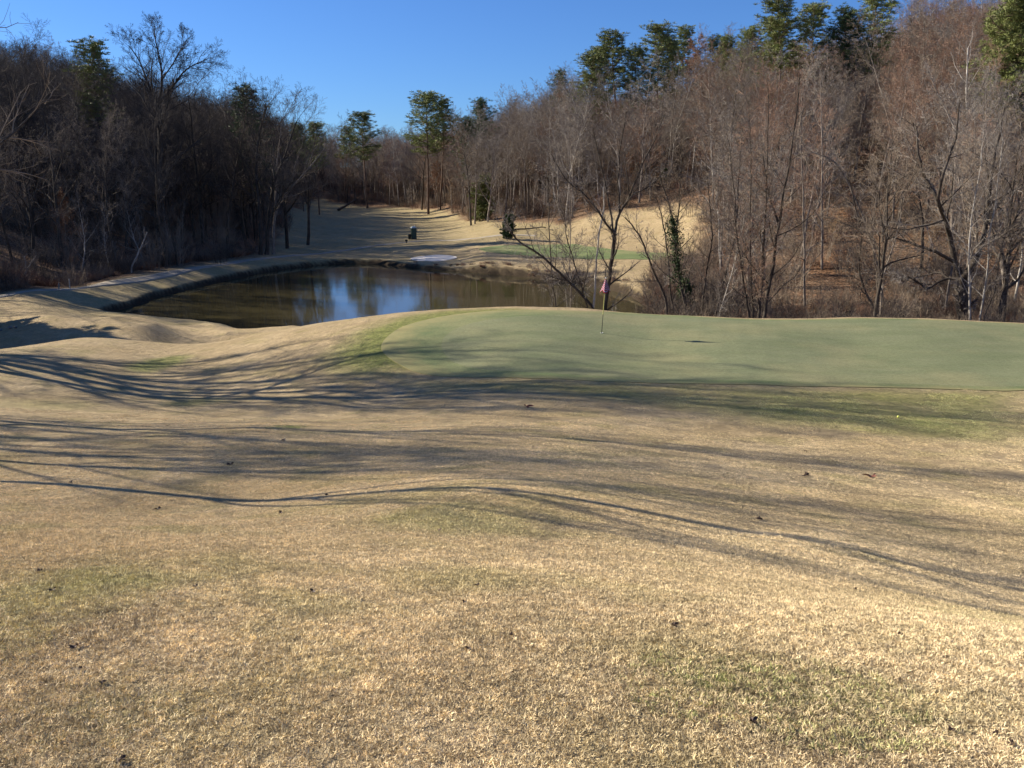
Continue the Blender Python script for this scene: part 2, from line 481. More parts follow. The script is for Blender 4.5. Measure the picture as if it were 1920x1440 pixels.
GREEN_OUT = [G2(715, 655), G2(745, 618), G2(800, 600), G2(870, 588), G2(960, 582), G2(1100, 584), G2(1210, 589), G2(1320, 594.5), G2(1450, 599.3), G2(1600, 597), G2(1750, 599.3), G2(1930, 608.5), G2(2240, 632),
             G2(2320, 695), G2(1950, 731), G2(1700, 728), G2(1500, 725), G2(1300, 720), G2(1080, 713), G2(900, 708), G2(780, 698)]
M_GR = green_mat('putting_turf', (.148, .165, .080), (.182, .192, .100))
M_CO = green_mat('collar_turf', (.115, .150, .062), (.180, .195, .085), 40)
_t, _b = M_CO.node_tree, M_CO.node_tree.nodes['Principled BSDF']
_ra = _t.nodes.new('ShaderNodeAttribute'); _ra.attribute_name = 'rim'
_geo = _t.nodes.new('ShaderNodeNewGeometry'); _no = _t.nodes.new('ShaderNodeTexNoise'); _no.inputs['Scale'].default_value = 1.3; _no.inputs['Detail'].default_value = 6; _no.inputs['Roughness'].default_value = .7
_t.links.new(_geo.outputs['Position'], _no.inputs['Vector'])
_ad = _t.nodes.new('ShaderNodeMath'); _ad.operation = 'MULTIPLY_ADD'; _ad.inputs[1].default_value = 1.5
_t.links.new(_no.outputs['Fac'], _ad.inputs[0]); _t.links.new(_ra.outputs['Fac'], _ad.inputs[2])
_mr = _t.nodes.new('ShaderNodeMapRange'); _mr.inputs['From Min'].default_value = 1.05; _mr.inputs['From Max'].default_value = 1.75
_t.links.new(_ad.outputs[0], _mr.inputs['Value'])
_mx = _t.nodes.new('ShaderNodeMix'); _mx.data_type = 'RGBA'; _mx.inputs[7].default_value = (.28, .245, .105, 1)
_src = _b.inputs['Base Color'].links[0].from_socket
_t.links.new(_src, _mx.inputs[6]); _t.links.new(_mr.outputs[0], _mx.inputs[0]); _t.links.new(_mx.outputs[2], _b.inputs['Base Color'])
star_sheet('putting_green', GREEN_IN, .019, M_GR, 60, 260)
_co = star_sheet('green_collar', GREEN_OUT, .017, M_CO, 9, 260, inner=GREEN_IN)
_at = _co.data.attributes.new('rim', 'FLOAT', 'POINT'); _at.data.foreach_set('value', np.repeat(np.append(np.linspace(0, 1, 9), [1, 1]), 260).astype(np.float32))
FG = [G2(900, 466), G2(960, 460), G2(1030, 459), G2(1075, 458), G2(1110, 463), G2(1180, 471), G2(1245, 474), G2(1250, 483), G2(1180, 486), G2(1100, 486), G2(1040, 482), G2(970, 478), G2(920, 473)]
M_G2 = green_mat('distant_green_turf', (.120, .160, .060), (.175, .205, .085), 20)
star_sheet('distant_green', FG, .035, M_G2, 30, 120)
ms = NM('bunker_sand', .95, .1)
ms.color(ms.mix(ms.noise(ms.pos(), 1.2, 4), (.84, .71, .55), (.93, .83, .69))); ms.bump(ms.noise(ms.pos(), 6, 3), .4, .03)
BK = [G2(770, 485), G2(795, 480.5), G2(830, 478.5), G2(856, 482), G2(848, 486), G2(815, 490), G2(785, 489.5)]
star_sheet('sand_bunker', BK, .05, ms.m, 16, 60)

mp = NM('path_concrete', .85, .3)
pcx = mp.mix(mp.noise(mp.pos(), 1.5, 5, .7), (.27, .225, .165), (.40, .35, .27))
mp.color(mp.mix(mp.math('MULTIPLY', mp.ramp(mp.noise(mp.pos(), .5, 4), [(.5, 0), (.7, 1)]), .5), pcx, (.20, .155, .10)))
mp.bump(mp.noise(mp.pos(), 30, 3), .3, .01)
def strip(name, pts, wd, off, mat):
    p = np.array(pts, float)
    out = []
    for i in range(len(p) - 1):
        p0, p1, p2, p3 = p[max(i - 1, 0)], p[i], p[i + 1], p[min(i + 2, len(p) - 1)]
        for s in range(12):
            t = s / 12
            out.append(0.5 * ((2 * p1) + (-p0 + p2) * t + (2 * p0 - 5 * p1 + 4 * p2 - p3) * t * t + (-p0 + 3 * p1 - 3 * p2 + p3) * t ** 3))
    out.append(p[-1]); q = np.array(out)
    d = np.gradient(q, axis=0); d /= np.linalg.norm(d, axis=1)[:, None] + 1e-9
    nn = np.stack([-d[:, 1], d[:, 0]], 1)
    ks = [-.5, -.5, -.3, 0, .3, .5, .5]
    X = np.stack([q[:, 0] + nn[:, 0] * k * wd for k in ks], 1); Y = np.stack([q[:, 1] + nn[:, 1] * k * wd for k in ks], 1)
    Z = H(X.ravel(), Y.ravel()).reshape(X.shape) + off
    Z[:, 0] -= .15; Z[:, -1] -= .15
    m_, k_ = X.shape
    i = np.arange(m_ - 1)[:, None] * k_; j = np.arange(k_ - 1)[None]
    f = np.stack([i + j, i + k_ + j, i + k_ + j + 1, i + j + 1], -1).reshape(-1, 4)[:, ::-1]
    o = mesh_np(name, np.stack([X.ravel(), Y.ravel(), Z.ravel()], 1), f, [mat]); tag(o, kind='structure'); return o
strip('cart_path', [(-80, 58), (-60, 66), (-49, 73), (-45, 79.5), (-42.2, 88), (-40.3, 97), (-39.3, 108), (-37, 122), (-32, 134), (-27, 142), (-22, 150), (-15, 152), (-6, 147), (4, 144)], 1.7, .05, mp.m)
strip('cart_path', [(-60, 50), (-48, 54.5), (-41, 57), (-35.6, 58)], 2.3, .06, mp.m)

# ------------------------------------------------------------------ tree builder
def rv(r):
    return (r.gauss(0, 1), r.gauss(0, 1), r.gauss(0, 1))
def nrm(a):
    l = math.sqrt(a[0] ** 2 + a[1] ** 2 + a[2] ** 2) or 1
    return (a[0] / l, a[1] / l, a[2] / l)
def tilt(d, ang, az):
    """direction leaning ang away from d, at azimuth az around it"""
    ref = (0, 0, 1) if abs(d[2]) < .9 else (1, 0, 0)
    u = nrm((d[1] * ref[2] - d[2] * ref[1], d[2] * ref[0] - d[0] * ref[2], d[0] * ref[1] - d[1] * ref[0]))
    v = (d[1] * u[2] - d[2] * u[1], d[2] * u[0] - d[0] * u[2], d[0] * u[1] - d[1] * u[0])
    c, s = math.cos(ang), math.sin(ang)
    ca, sa = math.cos(az) * s, math.sin(az) * s
    return (d[0] * c + u[0] * ca + v[0] * sa, d[1] * c + u[1] * ca + v[1] * sa, d[2] * c + u[2] * ca + v[2] * sa)

class Spec:
    """per level: nseg, wander, up-pull, children, start, angle(lo,hi), length ratio, radius ratio"""
    def __init__(s, levels, minr=.006, twig_r=.011): s.l = levels; s.minr = minr; s.twig_r = twig_r

def kids(out, pts, rads, L, lvl, sp, r):
    """branches growing from a finished polyline of level lvl"""
    if lvl + 1 >= len(sp.l): return
    par = sp.l[lvl]; ch = sp.l[lvl + 1]
    k = par['k']; k = int(k) + (1 if r.random() < k - int(k) else 0)
    az = r.random() * 6.28
    ns = len(pts) - 1
    for j in range(k):
        t = par['s'] + (1 - par['s']) * (j + r.random()) / k
        f = min(t * ns, ns - 1e-4); i = int(f); u = f - i
        a, b = pts[i], pts[i + 1]
        p = (a[0] + (b[0] - a[0]) * u, a[1] + (b[1] - a[1]) * u, a[2] + (b[2] - a[2]) * u)
        d = nrm((b[0] - a[0], b[1] - a[1], b[2] - a[2]))
        az += 2.4 + r.uniform(-.5, .5)
        an = r.uniform(*par['a'])
        if lvl == 0: an *= 1.15 - .5 * t
        cd = tilt(d, an, az)
        sh = 1 - par.get('taper', .6) * (t - par['s']) / (1 - par['s'] + 1e-6)
        Lc = L * par['lr'] * sh * r.uniform(.7, 1.2)
        rp = rads[i] + (rads[i + 1] - rads[i]) * u
        rc = max(min(rp * .75, rp * par['rr'] * r.uniform(.8, 1.15)), sp.twig_r)
        grow(out, p, cd, Lc, rc, lvl + 1, sp, r)

def grow(out, p, d, L, rad, lvl, sp, r):
    q = sp.l[lvl]; ns = q['n']; seg = L / ns
    pts = [p]; w_, up = q['w'], q['u']
    for i in range(ns):
        g = rv(r)
        d = nrm((d[0] + g[0] * w_, d[1] + g[1] * w_, d[2] + g[2] * w_ + up))
        p = (p[0] + d[0] * seg, p[1] + d[1] * seg, p[2] + d[2] * seg)
        pts.append(p)
    tip = q.get('tip', .3)
    rads = [max(rad * (1 - (1 - tip) * i / ns), sp.minr) for i in range(ns + 1)]
    out.append((lvl, pts, rads))
    kids(out, pts, rads, L, lvl, sp, r)

SIDES = {0: 9, 1: 6, 2: 4, 3: 3, 4: 3, 5: 3}
def build_tubes(lines):
    """lines: (sides, pts, rads) -> V, F(quads)"""
    groups = {}
    for m, pts, rads in lines: groups.setdefault((m, len(pts)), []).append((pts, rads))
    Vs, Fs, base = [], [], 0
    for (m, k), lst in groups.items():
        Pn = np.array([a for a, _ in lst]); Rn = np.array([b for _, b in lst])
        T = np.empty_like(Pn); T[:, 1:-1] = Pn[:, 2:] - Pn[:, :-2] if k > 2 else T[:, 1:-1]
        T[:, 0] = Pn[:, 1] - Pn[:, 0]; T[:, -1] = Pn[:, -1] - Pn[:, -2]
        T /= np.linalg.norm(T, axis=2, keepdims=True) + 1e-9
        ov = Pn[:, -1] - Pn[:, 0]; ov /= np.linalg.norm(ov, axis=1, keepdims=True) + 1e-9
        ref = np.where(np.abs(ov[:, 2:3]) < .8, np.array([[0, 0, 1.]]), np.array([[1., .2, 0]]))
        U = np.cross(T, ref[:, None, :]); U /= np.linalg.norm(U, axis=2, keepdims=True) + 1e-9
        Wv = np.cross(T, U)
        a = np.arange(m) * 2 * np.pi / m
        ring = Pn[:, :, None] + Rn[:, :, None, None] * (U[:, :, None] * np.cos(a)[None, None, :, None] + Wv[:, :, None] * np.sin(a)[None, None, :, None])
        K = len(lst)
        Vs.append(ring.reshape(-1, 3))
        o0 = (np.arange(K) * k * m)[:, None, None]; i = (np.arange(k - 1) * m)[None, :, None]; j = np.arange(m)[None, None, :]; jn = (j + 1) % m
        Fs.append((np.stack([o0 + i + j, o0 + i + jn, o0 + i + m + jn, o0 + i + m + j], -1) + base).reshape(-1, 4))
        base += K * k * m
    return np.concatenate(Vs), np.concatenate(Fs)

def quads_at(C, A, B):
    """flat leaf quads: centre C, half-axes A, B"""
    V = np.stack([C - A - B, C + A - B * .4, C + A * 1.0 + B, C - A + B * .4], 1).reshape(-1, 3)
    Fq = np.arange(len(C) * 4).reshape(-1, 4)
    return V, Fq
def rand_unit(k, g=nrg):
    v_ = g.normal(size=(k, 3)); return v_ / (np.linalg.norm(v_, axis=1, keepdims=True) + 1e-9)
def perp(A, g=nrg):
    b = np.cross(A, rand_unit(len(A), g)); return b / (np.linalg.norm(b, axis=1, keepdims=True) + 1e-9)

# bark and twig materials -----------------------------------------------------------
def bark(name, c1, c2, c3, sc=3.0, vary=.35):
    m = NM(name, .9, .2)
    v = m.pos(1, 1, .18, obj=True)
    n1 = m.noise(v, sc * 3, 5, .7)
    c = m.ramp(n1, [(.3, c1), (.5, c2), (.7, c3)])
    lich = m.noise(m.pos(obj=True), sc * .35, 3, .6)
    c = m.mix(m.math('MULTIPLY', m.ramp(lich, [(.5, 0), (.68, 1)]), .45), c, tuple(min(1, q * 1.25) for q in c3))
    oi = m.n('ShaderNodeObjectInfo')
    val = m.math('MULTIPLY_ADD', oi.outputs['Random'], vary, 1 - vary * .5)
    c = m.mix(1.0, c, val, 'MULTIPLY')
    m.color(c); m.bump(n1, .7, .03)
    return m.m
def twig(name, c1, c2, vary=.5):
    m = NM(name, .85, .15)
    oi = m.n('ShaderNodeObjectInfo')
    c = m.mix(oi.outputs['Random'], c1, c2)
    c = m.mix(1.0, c, m.ramp(m.noise(m.pos(obj=True), 1.2, 3), [(.3, .65), (.7, 1.3)]), 'MULTIPLY')
    m.color(c); return m.m
def leafm(name, c1, c2, c3, trans=.25, rough=.6):
    m = NM(name, rough, .25)
    oi = m.n('ShaderNodeObjectInfo')
    c = m.ramp(m.noise(m.pos(), 3.5, 4, .8), [(.3, c1), (.5, c2), (.7, c3)])
    c = m.mix(1.0, c, m.math('MULTIPLY_ADD', oi.outputs['Random'], .4, .8), 'MULTIPLY')
    m.color(c)
    return m.m
BK_GREY = bark('bark_grey', (.080, .064, .050), (.19, .155, .125), (.35, .30, .245))
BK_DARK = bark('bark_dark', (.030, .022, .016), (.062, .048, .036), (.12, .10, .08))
BK_PALE = bark('bark_pale', (.18, .155, .13), (.35, .31, .26), (.54, .50, .44))
BK_PINE = bark('bark_pine', (.070, .045, .030), (.145, .095, .065), (.22, .16, .12))
TW_BROWN = twig('twig_brown', (.175, .133, .095), (.285, .225, .165))
TW_GREY = twig('twig_grey', (.185, .155, .130), (.31, .27, .225))
TW_RED = twig('twig_red', (.22, .130, .088), (.32, .205, .14))
TW_DARK = twig('twig_dark', (.060, .048, .040), (.115, .092, .075))  # shade of the backlit left woods put into twig colour; also dark brush
NEEDLE = leafm('pine_needles', (.085, .108, .030), (.19, .215, .062), (.31, .325, .11))
NEEDLE_D = leafm('cedar_needles', (.030, .055, .018), (.065, .105, .034), (.11, .16, .058))
LEAF_OR = leafm('dry_leaves', (.14, .055, .020), (.27, .115, .045), (.40, .20, .09))
LEAF_TAN = leafm('tan_leaves', (.20, .12, .06), (.32, .21, .11), (.45, .32, .19))
IVY = leafm('ivy_leaves', (.020, .034, .012), (.042, .066, .024), (.08, .11, .04), rough=.8)

# species
FORESTSP = Spec([dict(n=11, w=.055, u=.05, k=20, s=.30, a=(.55, 1.15), lr=.33, rr=.50, taper=.5, tip=.12),
                 dict(n=6, w=.17, u=.05, k=9, s=.2, a=(.5, .95), lr=.45, rr=.52, tip=.2),
                 dict(n=4, w=.18, u=.02, k=8, s=.12, a=(.45, .95), lr=.5, rr=.55, tip=.4),
                 dict(n=3, w=.16, u=.01, k=5, s=.1, a=(.4, .95), lr=.52, rr=.6, tip=.5),
                 dict(n=2, w=.12, u=0, k=0, s=0, a=(0, 0), lr=0, rr=0, tip=.6)], .004, .0085)
BROADSP = Spec([dict(n=8, w=.09, u=.04, k=12, s=.26, a=(.5, 1.05), lr=.58, rr=.62, taper=.35, tip=.2),
                dict(n=7, w=.19, u=.05, k=10, s=.22, a=(.45, .95), lr=.44, rr=.52, tip=.15),
                dict(n=4, w=.19, u=.02, k=9, s=.12, a=(.45, .95), lr=.5, rr=.55, tip=.4),
                dict(n=3, w=.17, u=0, k=5, s=.1, a=(.4, .95), lr=.52, rr=.6, tip=.5),
                dict(n=2, w=.12, u=0, k=0, s=0, a=(0, 0), lr=0, rr=0, tip=.6)], .004, .0085)
SAPSP = Spec([dict(n=8, w=.07, u=.06, k=17, s=.22, a=(.5, 1.0), lr=.32, rr=.5, taper=.5, tip=.12),
              dict(n=4, w=.18, u=.06, k=8, s=.15, a=(.4, .9), lr=.45, rr=.55, tip=.3),
              dict(n=3, w=.16, u=.03, k=5, s=.1, a=(.4, .9), lr=.55, rr=.6, tip=.5),
              dict(n=2, w=.14, u=.0, k=0, s=0, a=(0, 0), lr=0, rr=0, tip=.6)], .004, .006)

def split_mesh(name, lines, trunk_mat, crown_mat, trunk_levels=2, leaves=None, leaf_mat=None, sides=None):
    sd = sides or SIDES
    a = [(sd[min(l, 5)], p, r) for l, p, r in lines if l < trunk_levels]
    b = [(sd[min(l, 5)], p, r) for l, p, r in lines if l >= trunk_levels]
    Va, Fa = build_tubes(a)
    tm = mesh_np(name + '_trunk', Va, Fa, [trunk_mat], link=False)
    if b: Vb, Fb = build_tubes(b)
    else: Vb, Fb = np.zeros((0, 3)), np.zeros((0, 4), int)
    mi = np.zeros(len(Fb), int)
    mats = [crown_mat]
    if leaves is not None:
        Vl, Fl = leaves
        Fb = np.concatenate([Fb, Fl + len(Vb)]); Vb = np.concatenate([Vb, Vl])
        mi = np.concatenate([mi, np.ones(len(Fl), int)]); mats = [crown_mat, leaf_mat]
    cm = mesh_np(name + '_crown', Vb, Fb, mats, smooth=False, midx=mi, link=False)
    return tm, cm

def joined(name, tm, cm):
    def arr(me):
        v_ = np.empty(len(me.vertices) * 3, np.float32); me.vertices.foreach_get('co', v_)
        f = np.empty(len(me.loops), np.int32); me.loops.foreach_get('vertex_index', f)
        mi = np.empty(len(me.polygons), np.int32); me.polygons.foreach_get('material_index', mi)
        return v_.reshape(-1, 3), f.reshape(-1, 4), mi
    va, fa, ma = arr(tm); vb, fb, mb = arr(cm)
    nm = len(tm.materials)
    return mesh_np(name, np.concatenate([va, vb]), np.concatenate([fa, fb + len(va)]), list(tm.materials) + list(cm.materials), smooth=False,
                   midx=np.concatenate([ma, mb + nm]), link=False)

def line_leaves(lines, lvls, per, size, g):
    C = []
    for l, p, r in lines:
        if l in lvls:
            for _ in range(per):
                i = g.integers(0, len(p) - 1); t = g.random()
                a, b = np.array(p[i]), np.array(p[i + 1]); C.append(a + (b - a) * t)
    C = np.array(C) + g.normal(size=(len(C), 3)) * size * .8
    A_ = rand_unit(len(C), g); B_ = perp(A_, g)
    s_ = size * g.uniform(.5, 1.1, (len(C), 1))
    return quads_at(C, A_ * s_ * .6, B_ * s_ * .4)

PROTO = {}
def forest_proto(key, seed, Ht, r0, sp, tmat, cmat, lean=.03, leaves=None):
    r = random.Random(seed); out = []
    grow(out, (0, 0, -.4), nrm((r.gauss(0, lean), r.gauss(0, lean), 1)), Ht, r0, 0, sp, r)
    lv = None; lm = None
    if leaves:
        lv = line_leaves(out, leaves[0], leaves[1], leaves[2], np.random.default_rng(seed)); lm = leaves[3]
    tm, cm = split_mesh(key, out, tmat, cmat, 2, lv, lm)
    zmax = max(p[2] for l, pt, _ in out for p in pt)
    PROTO[key] = (tm, cm, zmax)
forest_proto('fa', 1, 24, .21, FORESTSP, BK_GREY, TW_GREY)
forest_proto('fb', 2, 24, .18, FORESTSP, BK_GREY, TW_BROWN)
forest_proto('fc', 3, 24, .24, FORESTSP, BK_DARK, TW_BROWN)
forest_proto('fd', 4, 22, .16, FORESTSP, BK_PALE, TW_GREY)
forest_proto('fe', 5, 20, .17, FORESTSP, BK_GREY, TW_RED)
forest_proto('ba', 6, 18, .28, BROADSP, BK_GREY, TW_GREY)
forest_proto('bb', 7, 17, .26, BROADSP, BK_DARK, TW_BROWN)
forest_proto('bc', 8, 15, .20, BROADSP, BK_GREY, TW_RED)
forest_proto('gb', 32, 24, .18, FORESTSP, BK_DARK, TW_DARK)  # left-woods variants, their shaded side carried by the darker twig colour
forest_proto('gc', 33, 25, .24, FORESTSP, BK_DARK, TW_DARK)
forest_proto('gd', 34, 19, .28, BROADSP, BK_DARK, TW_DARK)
forest_proto('sa', 9, 11, .07, SAPSP, BK_GREY, TW_BROWN, .12)
forest_proto('sb', 10, 9, .06, SAPSP, BK_PALE, TW_GREY, .15)
forest_proto('sc', 12, 10, .06, SAPSP, BK_DARK, TW_RED, .12)
forest_proto('la', 13, 13, .13, FORESTSP, BK_GREY, TW_BROWN, .04, leaves=((3, 4), 1, .11, LEAF_OR))
forest_proto('lb', 14, 8, .07, SAPSP, BK_PALE, TW_BROWN, .1, leaves=((2, 3), 3, .09, LEAF_TAN))

LAWNSP = Spec([dict(n=12, w=.05, u=.05, k=20, s=.34, a=(.5, 1.05), lr=.46, rr=.55, taper=.5, tip=.12),
               dict(n=6, w=.13, u=.08, k=9, s=.2, a=(.45, .85), lr=.42, rr=.5, tip=.2),
               dict(n=4, w=.14, u=.05, k=8, s=.12, a=(.4, .85), lr=.5, rr=.55, tip=.4),
               dict(n=3, w=.12, u=.02, k=0, s=0, a=(0, 0), lr=0, rr=0, tip=.6)], .006, .010)
forest_proto('na', 301, 24, .21, LAWNSP, BK_GREY, TW_GREY)
forest_proto('nb', 302, 22, .25, LAWNSP, BK_DARK, TW_BROWN)
def pine_proto(key, seed, Ht, r0, cs, spread, nl, mat, tmat=BK_PINE, per=30):
    r = random.Random(seed); g = np.random.default_rng(seed); out = []
    pts = [(0, 0, -.4)]; d = (0, 0, 1); p = pts[0]
    for i in range(10):
        d = nrm((d[0] + r.gauss(0, .02), d[1] + r.gauss(0, .02), 1)); p = (p[0] + d[0] * Ht / 10, p[1] + d[1] * Ht / 10, p[2] + d[2] * Ht / 10); pts.append(p)
    rads = [r0 * (1 - .85 * i / 10) for i in range(11)]
    out.append((0, pts, rads))
    nl = int(nl * 1.25)
    C = []
    az = 0
    for j in range(nl):
        t = cs + (1 - cs) * (j + .3 * r.random()) / nl
        f = min(t * 10, 9.99); i = int(f); u = f - i
        b = tuple(pts[i][q] + (pts[i + 1][q] - pts[i][q]) * u for q in range(3))
        az += 2.4 + r.uniform(-.6, .6)
        tt = (t - cs) / (1 - cs)
        L = spread * (math.sin(math.pi * (0.22 + .70 * tt)) ** .7) * r.uniform(.55, 1.15)
        dd = nrm((math.cos(az), math.sin(az), .15 + .6 * tt))
        lp = [b]; q = b
        for s in range(5):
            dd = nrm((dd[0] + r.gauss(0, .13), dd[1] + r.gauss(0, .13), dd[2] + r.gauss(0, .08) + .06)); q = tuple(q[k] + dd[k] * L / 5 for k in range(3)); lp.append(q)
        lr = [.05 * (1 - .7 * s / 5) * Ht / 25 + .012 for s in range(6)]
        out.append((1, lp, lr))
        for s in range(2, 6):
            for _ in range(5):
                e = np.array(lp[s]) + g.normal(size=3) * np.array([.62, .62, .36]) * spread / 4.5
                C.append(e); out.append((2, [lp[s], tuple((np.array(lp[s]) + e) / 2 + g.normal(size=3) * .08), tuple(e)], [.022, .016, .01]))
    C = np.array(C)
    # needle sprays: each cluster is many thin blades radiating outward and up
    K = len(C); cc = np.repeat(C, per, 0)
    D = rand_unit(len(cc), g); D[:, 2] = np.abs(D[:, 2]) * .9 + D[:, 2] * .1; D /= np.linalg.norm(D, axis=1, keepdims=True)
    rad = g.uniform(.05, 1, (len(cc), 1)) ** .6 * np.repeat(g.uniform(.28, .62, (K, 1)), per, 0) * spread / 4.5
    ctr = cc + D * rad * np.array([1, 1, .65])
    L_ = g.uniform(.12, .24, (len(cc), 1))
    Wd = perp(D, g) * g.uniform(.018, .036, (len(cc), 1))
    lv = quads_at(ctr, D * L_, Wd)
    tm, cm = split_mesh(key, out, tmat, tmat, 2, lv, mat)
    PROTO[key] = (tm, cm, max(Ht, float(C[:, 2].max()) + .4))
pine_proto('pa', 21, 25, .24, .52, 4.4, 30, NEEDLE)
pine_proto('pb', 22, 25, .22, .60, 3.8, 24, NEEDLE)
pine_proto('pc', 23, 24, .22, .42, 4.2, 36, NEEDLE)
pine_proto('pd', 24, 24, .25, .35, 4.6, 40, NEEDLE_D)
pine_proto('cf', 26, 8, .10, .05, 2.0, 34, NEEDLE, BK_DARK, 26)
pine_proto('ce', 25, 6, .10, .03, 1.9, 44, NEEDLE_D, BK_DARK, 60)

def place(key, name, X, Y, Hh, rz, label, cat, group=None, wide=1.0, z=None):
    tm, cm, ph = PROTO[key]
    s = Hh / ph
    root = empty(name, (X, Y, h1(X, Y) - .05 if z is None else z), rz)
    root.scale = (s * wide, s * wide, s)
    t = mobj('trunk', tm, root); c = mobj('crown', cm, root)
    tag(root, label, cat, group)
    return root

# ------------------------------------------------------------------ hand-placed trees (traced limbs, own depth)
STEMSP = Spec([dict(n=8, w=.05, u=.06, k=17, s=.28, a=(.5, 1.1), lr=.25, rr=.45, taper=.35, tip=.15),
               dict(n=5, w=.15, u=.08, k=8, s=.12, a=(.45, .95), lr=.45, rr=.5, tip=.2),
               dict(n=3, w=.15, u=.05, k=6, s=.1, a=(.4, .9), lr=.5, rr=.55, tip=.5),
               dict(n=3, w=.14, u=.02, k=3, s=.1, a=(.4, .9), lr=.6, rr=.6, tip=.5),
               dict(n=2, w=.12, u=0, k=0, s=0, a=(0, 0), lr=0, rr=0, tip=.6)], .004, .0075)
def traced(name, Y, limbs, label, tmat, cmat, cat='tree', seed=0, sp=STEMSP, k=None, start=None, ivy=None, dy=1.6, group=None, lr=None):
    """limbs: list of (pixel points, r0, r1); the first limb starts at the ground"""
    r = random.Random(seed + 77); out = []
    lim = []
    import copy
    sp = copy.deepcopy(sp)
    if k is not None: sp.l[0]['k'] = k
    if start is not None: sp.l[0]['s'] = start
    if lr is not None: sp.l[0]['lr'] = lr
    depth = {}
    for li, (pts, r0, r1) in enumerate(limbs):
        q = []
        for i, (px, py) in enumerate(pts):
            key = (px, py)
            if key in depth: yy = depth[key]
            else:
                yy = Y + (0 if li == 0 else (q[-1][1] - Y if q else 0) + r.uniform(-1, 1) * dy * .5)
                depth[key] = yy
            q.append(P(px, py, yy))
        if li == 0:
            gz_ = h1(q[0][0], q[0][1])
            if q[0][2] > gz_: q.insert(0, (q[0][0] + (q[0][0] - q[1][0]) * .15, q[0][1], gz_ - .3))
        # catmull to smooth limbs with a little wobble
        qq = []
        m_ = len(q)
        for i in range(m_ - 1):
            p0, p1, p2, p3 = (np.array(q[max(min(i + s, m_ - 1), 0)]) for s in (-1, 0, 1, 2))
            for s in range(3):
                t = s / 3
                c = 0.5 * ((2 * p1) + (-p0 + p2) * t + (2 * p0 - 5 * p1 + 4 * p2 - p3) * t * t + (-p0 + 3 * p1 - 3 * p2 + p3) * t ** 3)
                if s: c = c + np.array([r.gauss(0, 1), r.gauss(0, 1), 0]) * .035
                qq.append(tuple(c))
        qq.append(q[-1])
        K_ = len(qq) - 1
        rads = [r0 + (r1 - r0) * i / K_ for i in range(K_ + 1)]
        if li == 0: rads[0] *= 1.25
        lim.append((qq, rads))
    base = lim[0][0][0]
    ln = []
    for li, (qq, rads) in enumerate(lim):
        qq = [(a[0] - base[0], a[1] - base[1], a[2] - base[2]) for a in qq]
        L = sum(math.dist(qq[i], qq[i + 1]) for i in range(len(qq) - 1))
        ln.append((0, qq, rads))
        kids(ln, qq, rads, L, 0, sp, r)
    lv = None; lm = None
    tm, cm = split_mesh(name, ln, tmat, cmat, 2, lv, lm)
    root = empty(name, base)
    mobj('trunk', tm, root); mobj('crown', cm, root)
    if ivy:
        g = np.random.default_rng(seed)
        qq = np.array([a for a in ln[0][1]])
        N = ivy[2]
        t = g.uniform(ivy[0], ivy[1], N) * (len(qq) - 1); i = np.minimum(t.astype(int), len(qq) - 2)
        C = qq[i] + (qq[i + 1] - qq[i]) * (t - i)[:, None]
        D = rand_unit(N, g); rr_ = g.uniform(.08, 1, (N, 1)) ** 1.2 * ivy[3] * (1 + .8 * np.sin(t * 3.7))[:, None] * np.repeat([[1.0]], N, 0)
        C = C + D * rr_; C[:, 2] -= rr_[:, 0] * .5
        A_ = rand_unit(N, g); B_ = perp(A_, g)
        V_, F_ = quads_at(C, A_ * .06, B_ * .05)
        mesh_np('ivy', V_, F_, [IVY], root, smooth=False)
    tag(root, label, cat, group)
    return root

BG_ = 'trees on the bank behind the green'
traced('bank_tree', 57, [([(1114, 600), (1108, 572), (1070, 532), (1040, 503), (1010, 476), (975, 454), (957, 434), (944, 410)], .125, .035)],
       'slender dark tree leaning far to the left over the pond, behind the flagstick', BK_DARK, TW_GREY, seed=1, k=13, group=BG_)
traced('bank_tree', 58, [([(1046, 600), (1042, 575), (1035, 520), (1030, 440), (1028, 370), (1030, 290)], .07, .02)],
       'thin upright sapling crossing the pond, leftmost trunk behind the green', BK_DARK, TW_GREY, seed=2, group=BG_)
traced('bank_tree', 59, [([(1072, 600), (1070, 570), (1068, 500), (1069, 400), (1067, 300), (1065, 235)], .05, .015)],
       'very thin straight sapling between the leftmost trunk and the leaning dark tree', BK_GREY, TW_GREY, seed=3, group=BG_)
traced('bank_tree', 58, [([(1108, 600), (1100, 570), (1085, 520), (1065, 455), (1055, 400), (1043, 330)], .065, .02)],
       'thin tree tilting left, just right of the leaning dark tree base', BK_DARK, TW_GREY, seed=4, group=BG_)
traced('bank_tree', 57, [([(1110, 605), (1113, 570), (1118, 500), (1121, 460), (1128, 415), (1133, 385), (1131, 350)], .085, .03)],
       'pale trunk with a broken bend at its top, beside the forked tree', BK_PALE, TW_GREY, seed=5, k=7, start=.5, group=BG_)
traced('bank_tree', 56.5, [([(1132, 610), (1135, 570), (1141, 530), (1148, 485), (1152, 440)], .15, .12),
       ([(1152, 440), (1130, 410), (1103, 372), (1060, 335), (1035, 290)], .08, .02),
       ([(1152, 440), (1143, 390), (1134, 340), (1120, 280), (1112, 240)], .07, .02),
       ([(1152, 440), (1162, 400), (1180, 368), (1203, 310), (1228, 262), (1246, 215)], .10, .02),
       ([(1162, 400), (1158, 340), (1166, 260), (1176, 205)], .07, .02),
       ([(1180, 368), (1215, 350), (1250, 320)], .05, .02)],
       'dark forked tree right behind the flagstick, its limbs spreading in a vase', BK_DARK, TW_GREY, seed=6, k=8, start=.3, lr=.4, group=BG_)
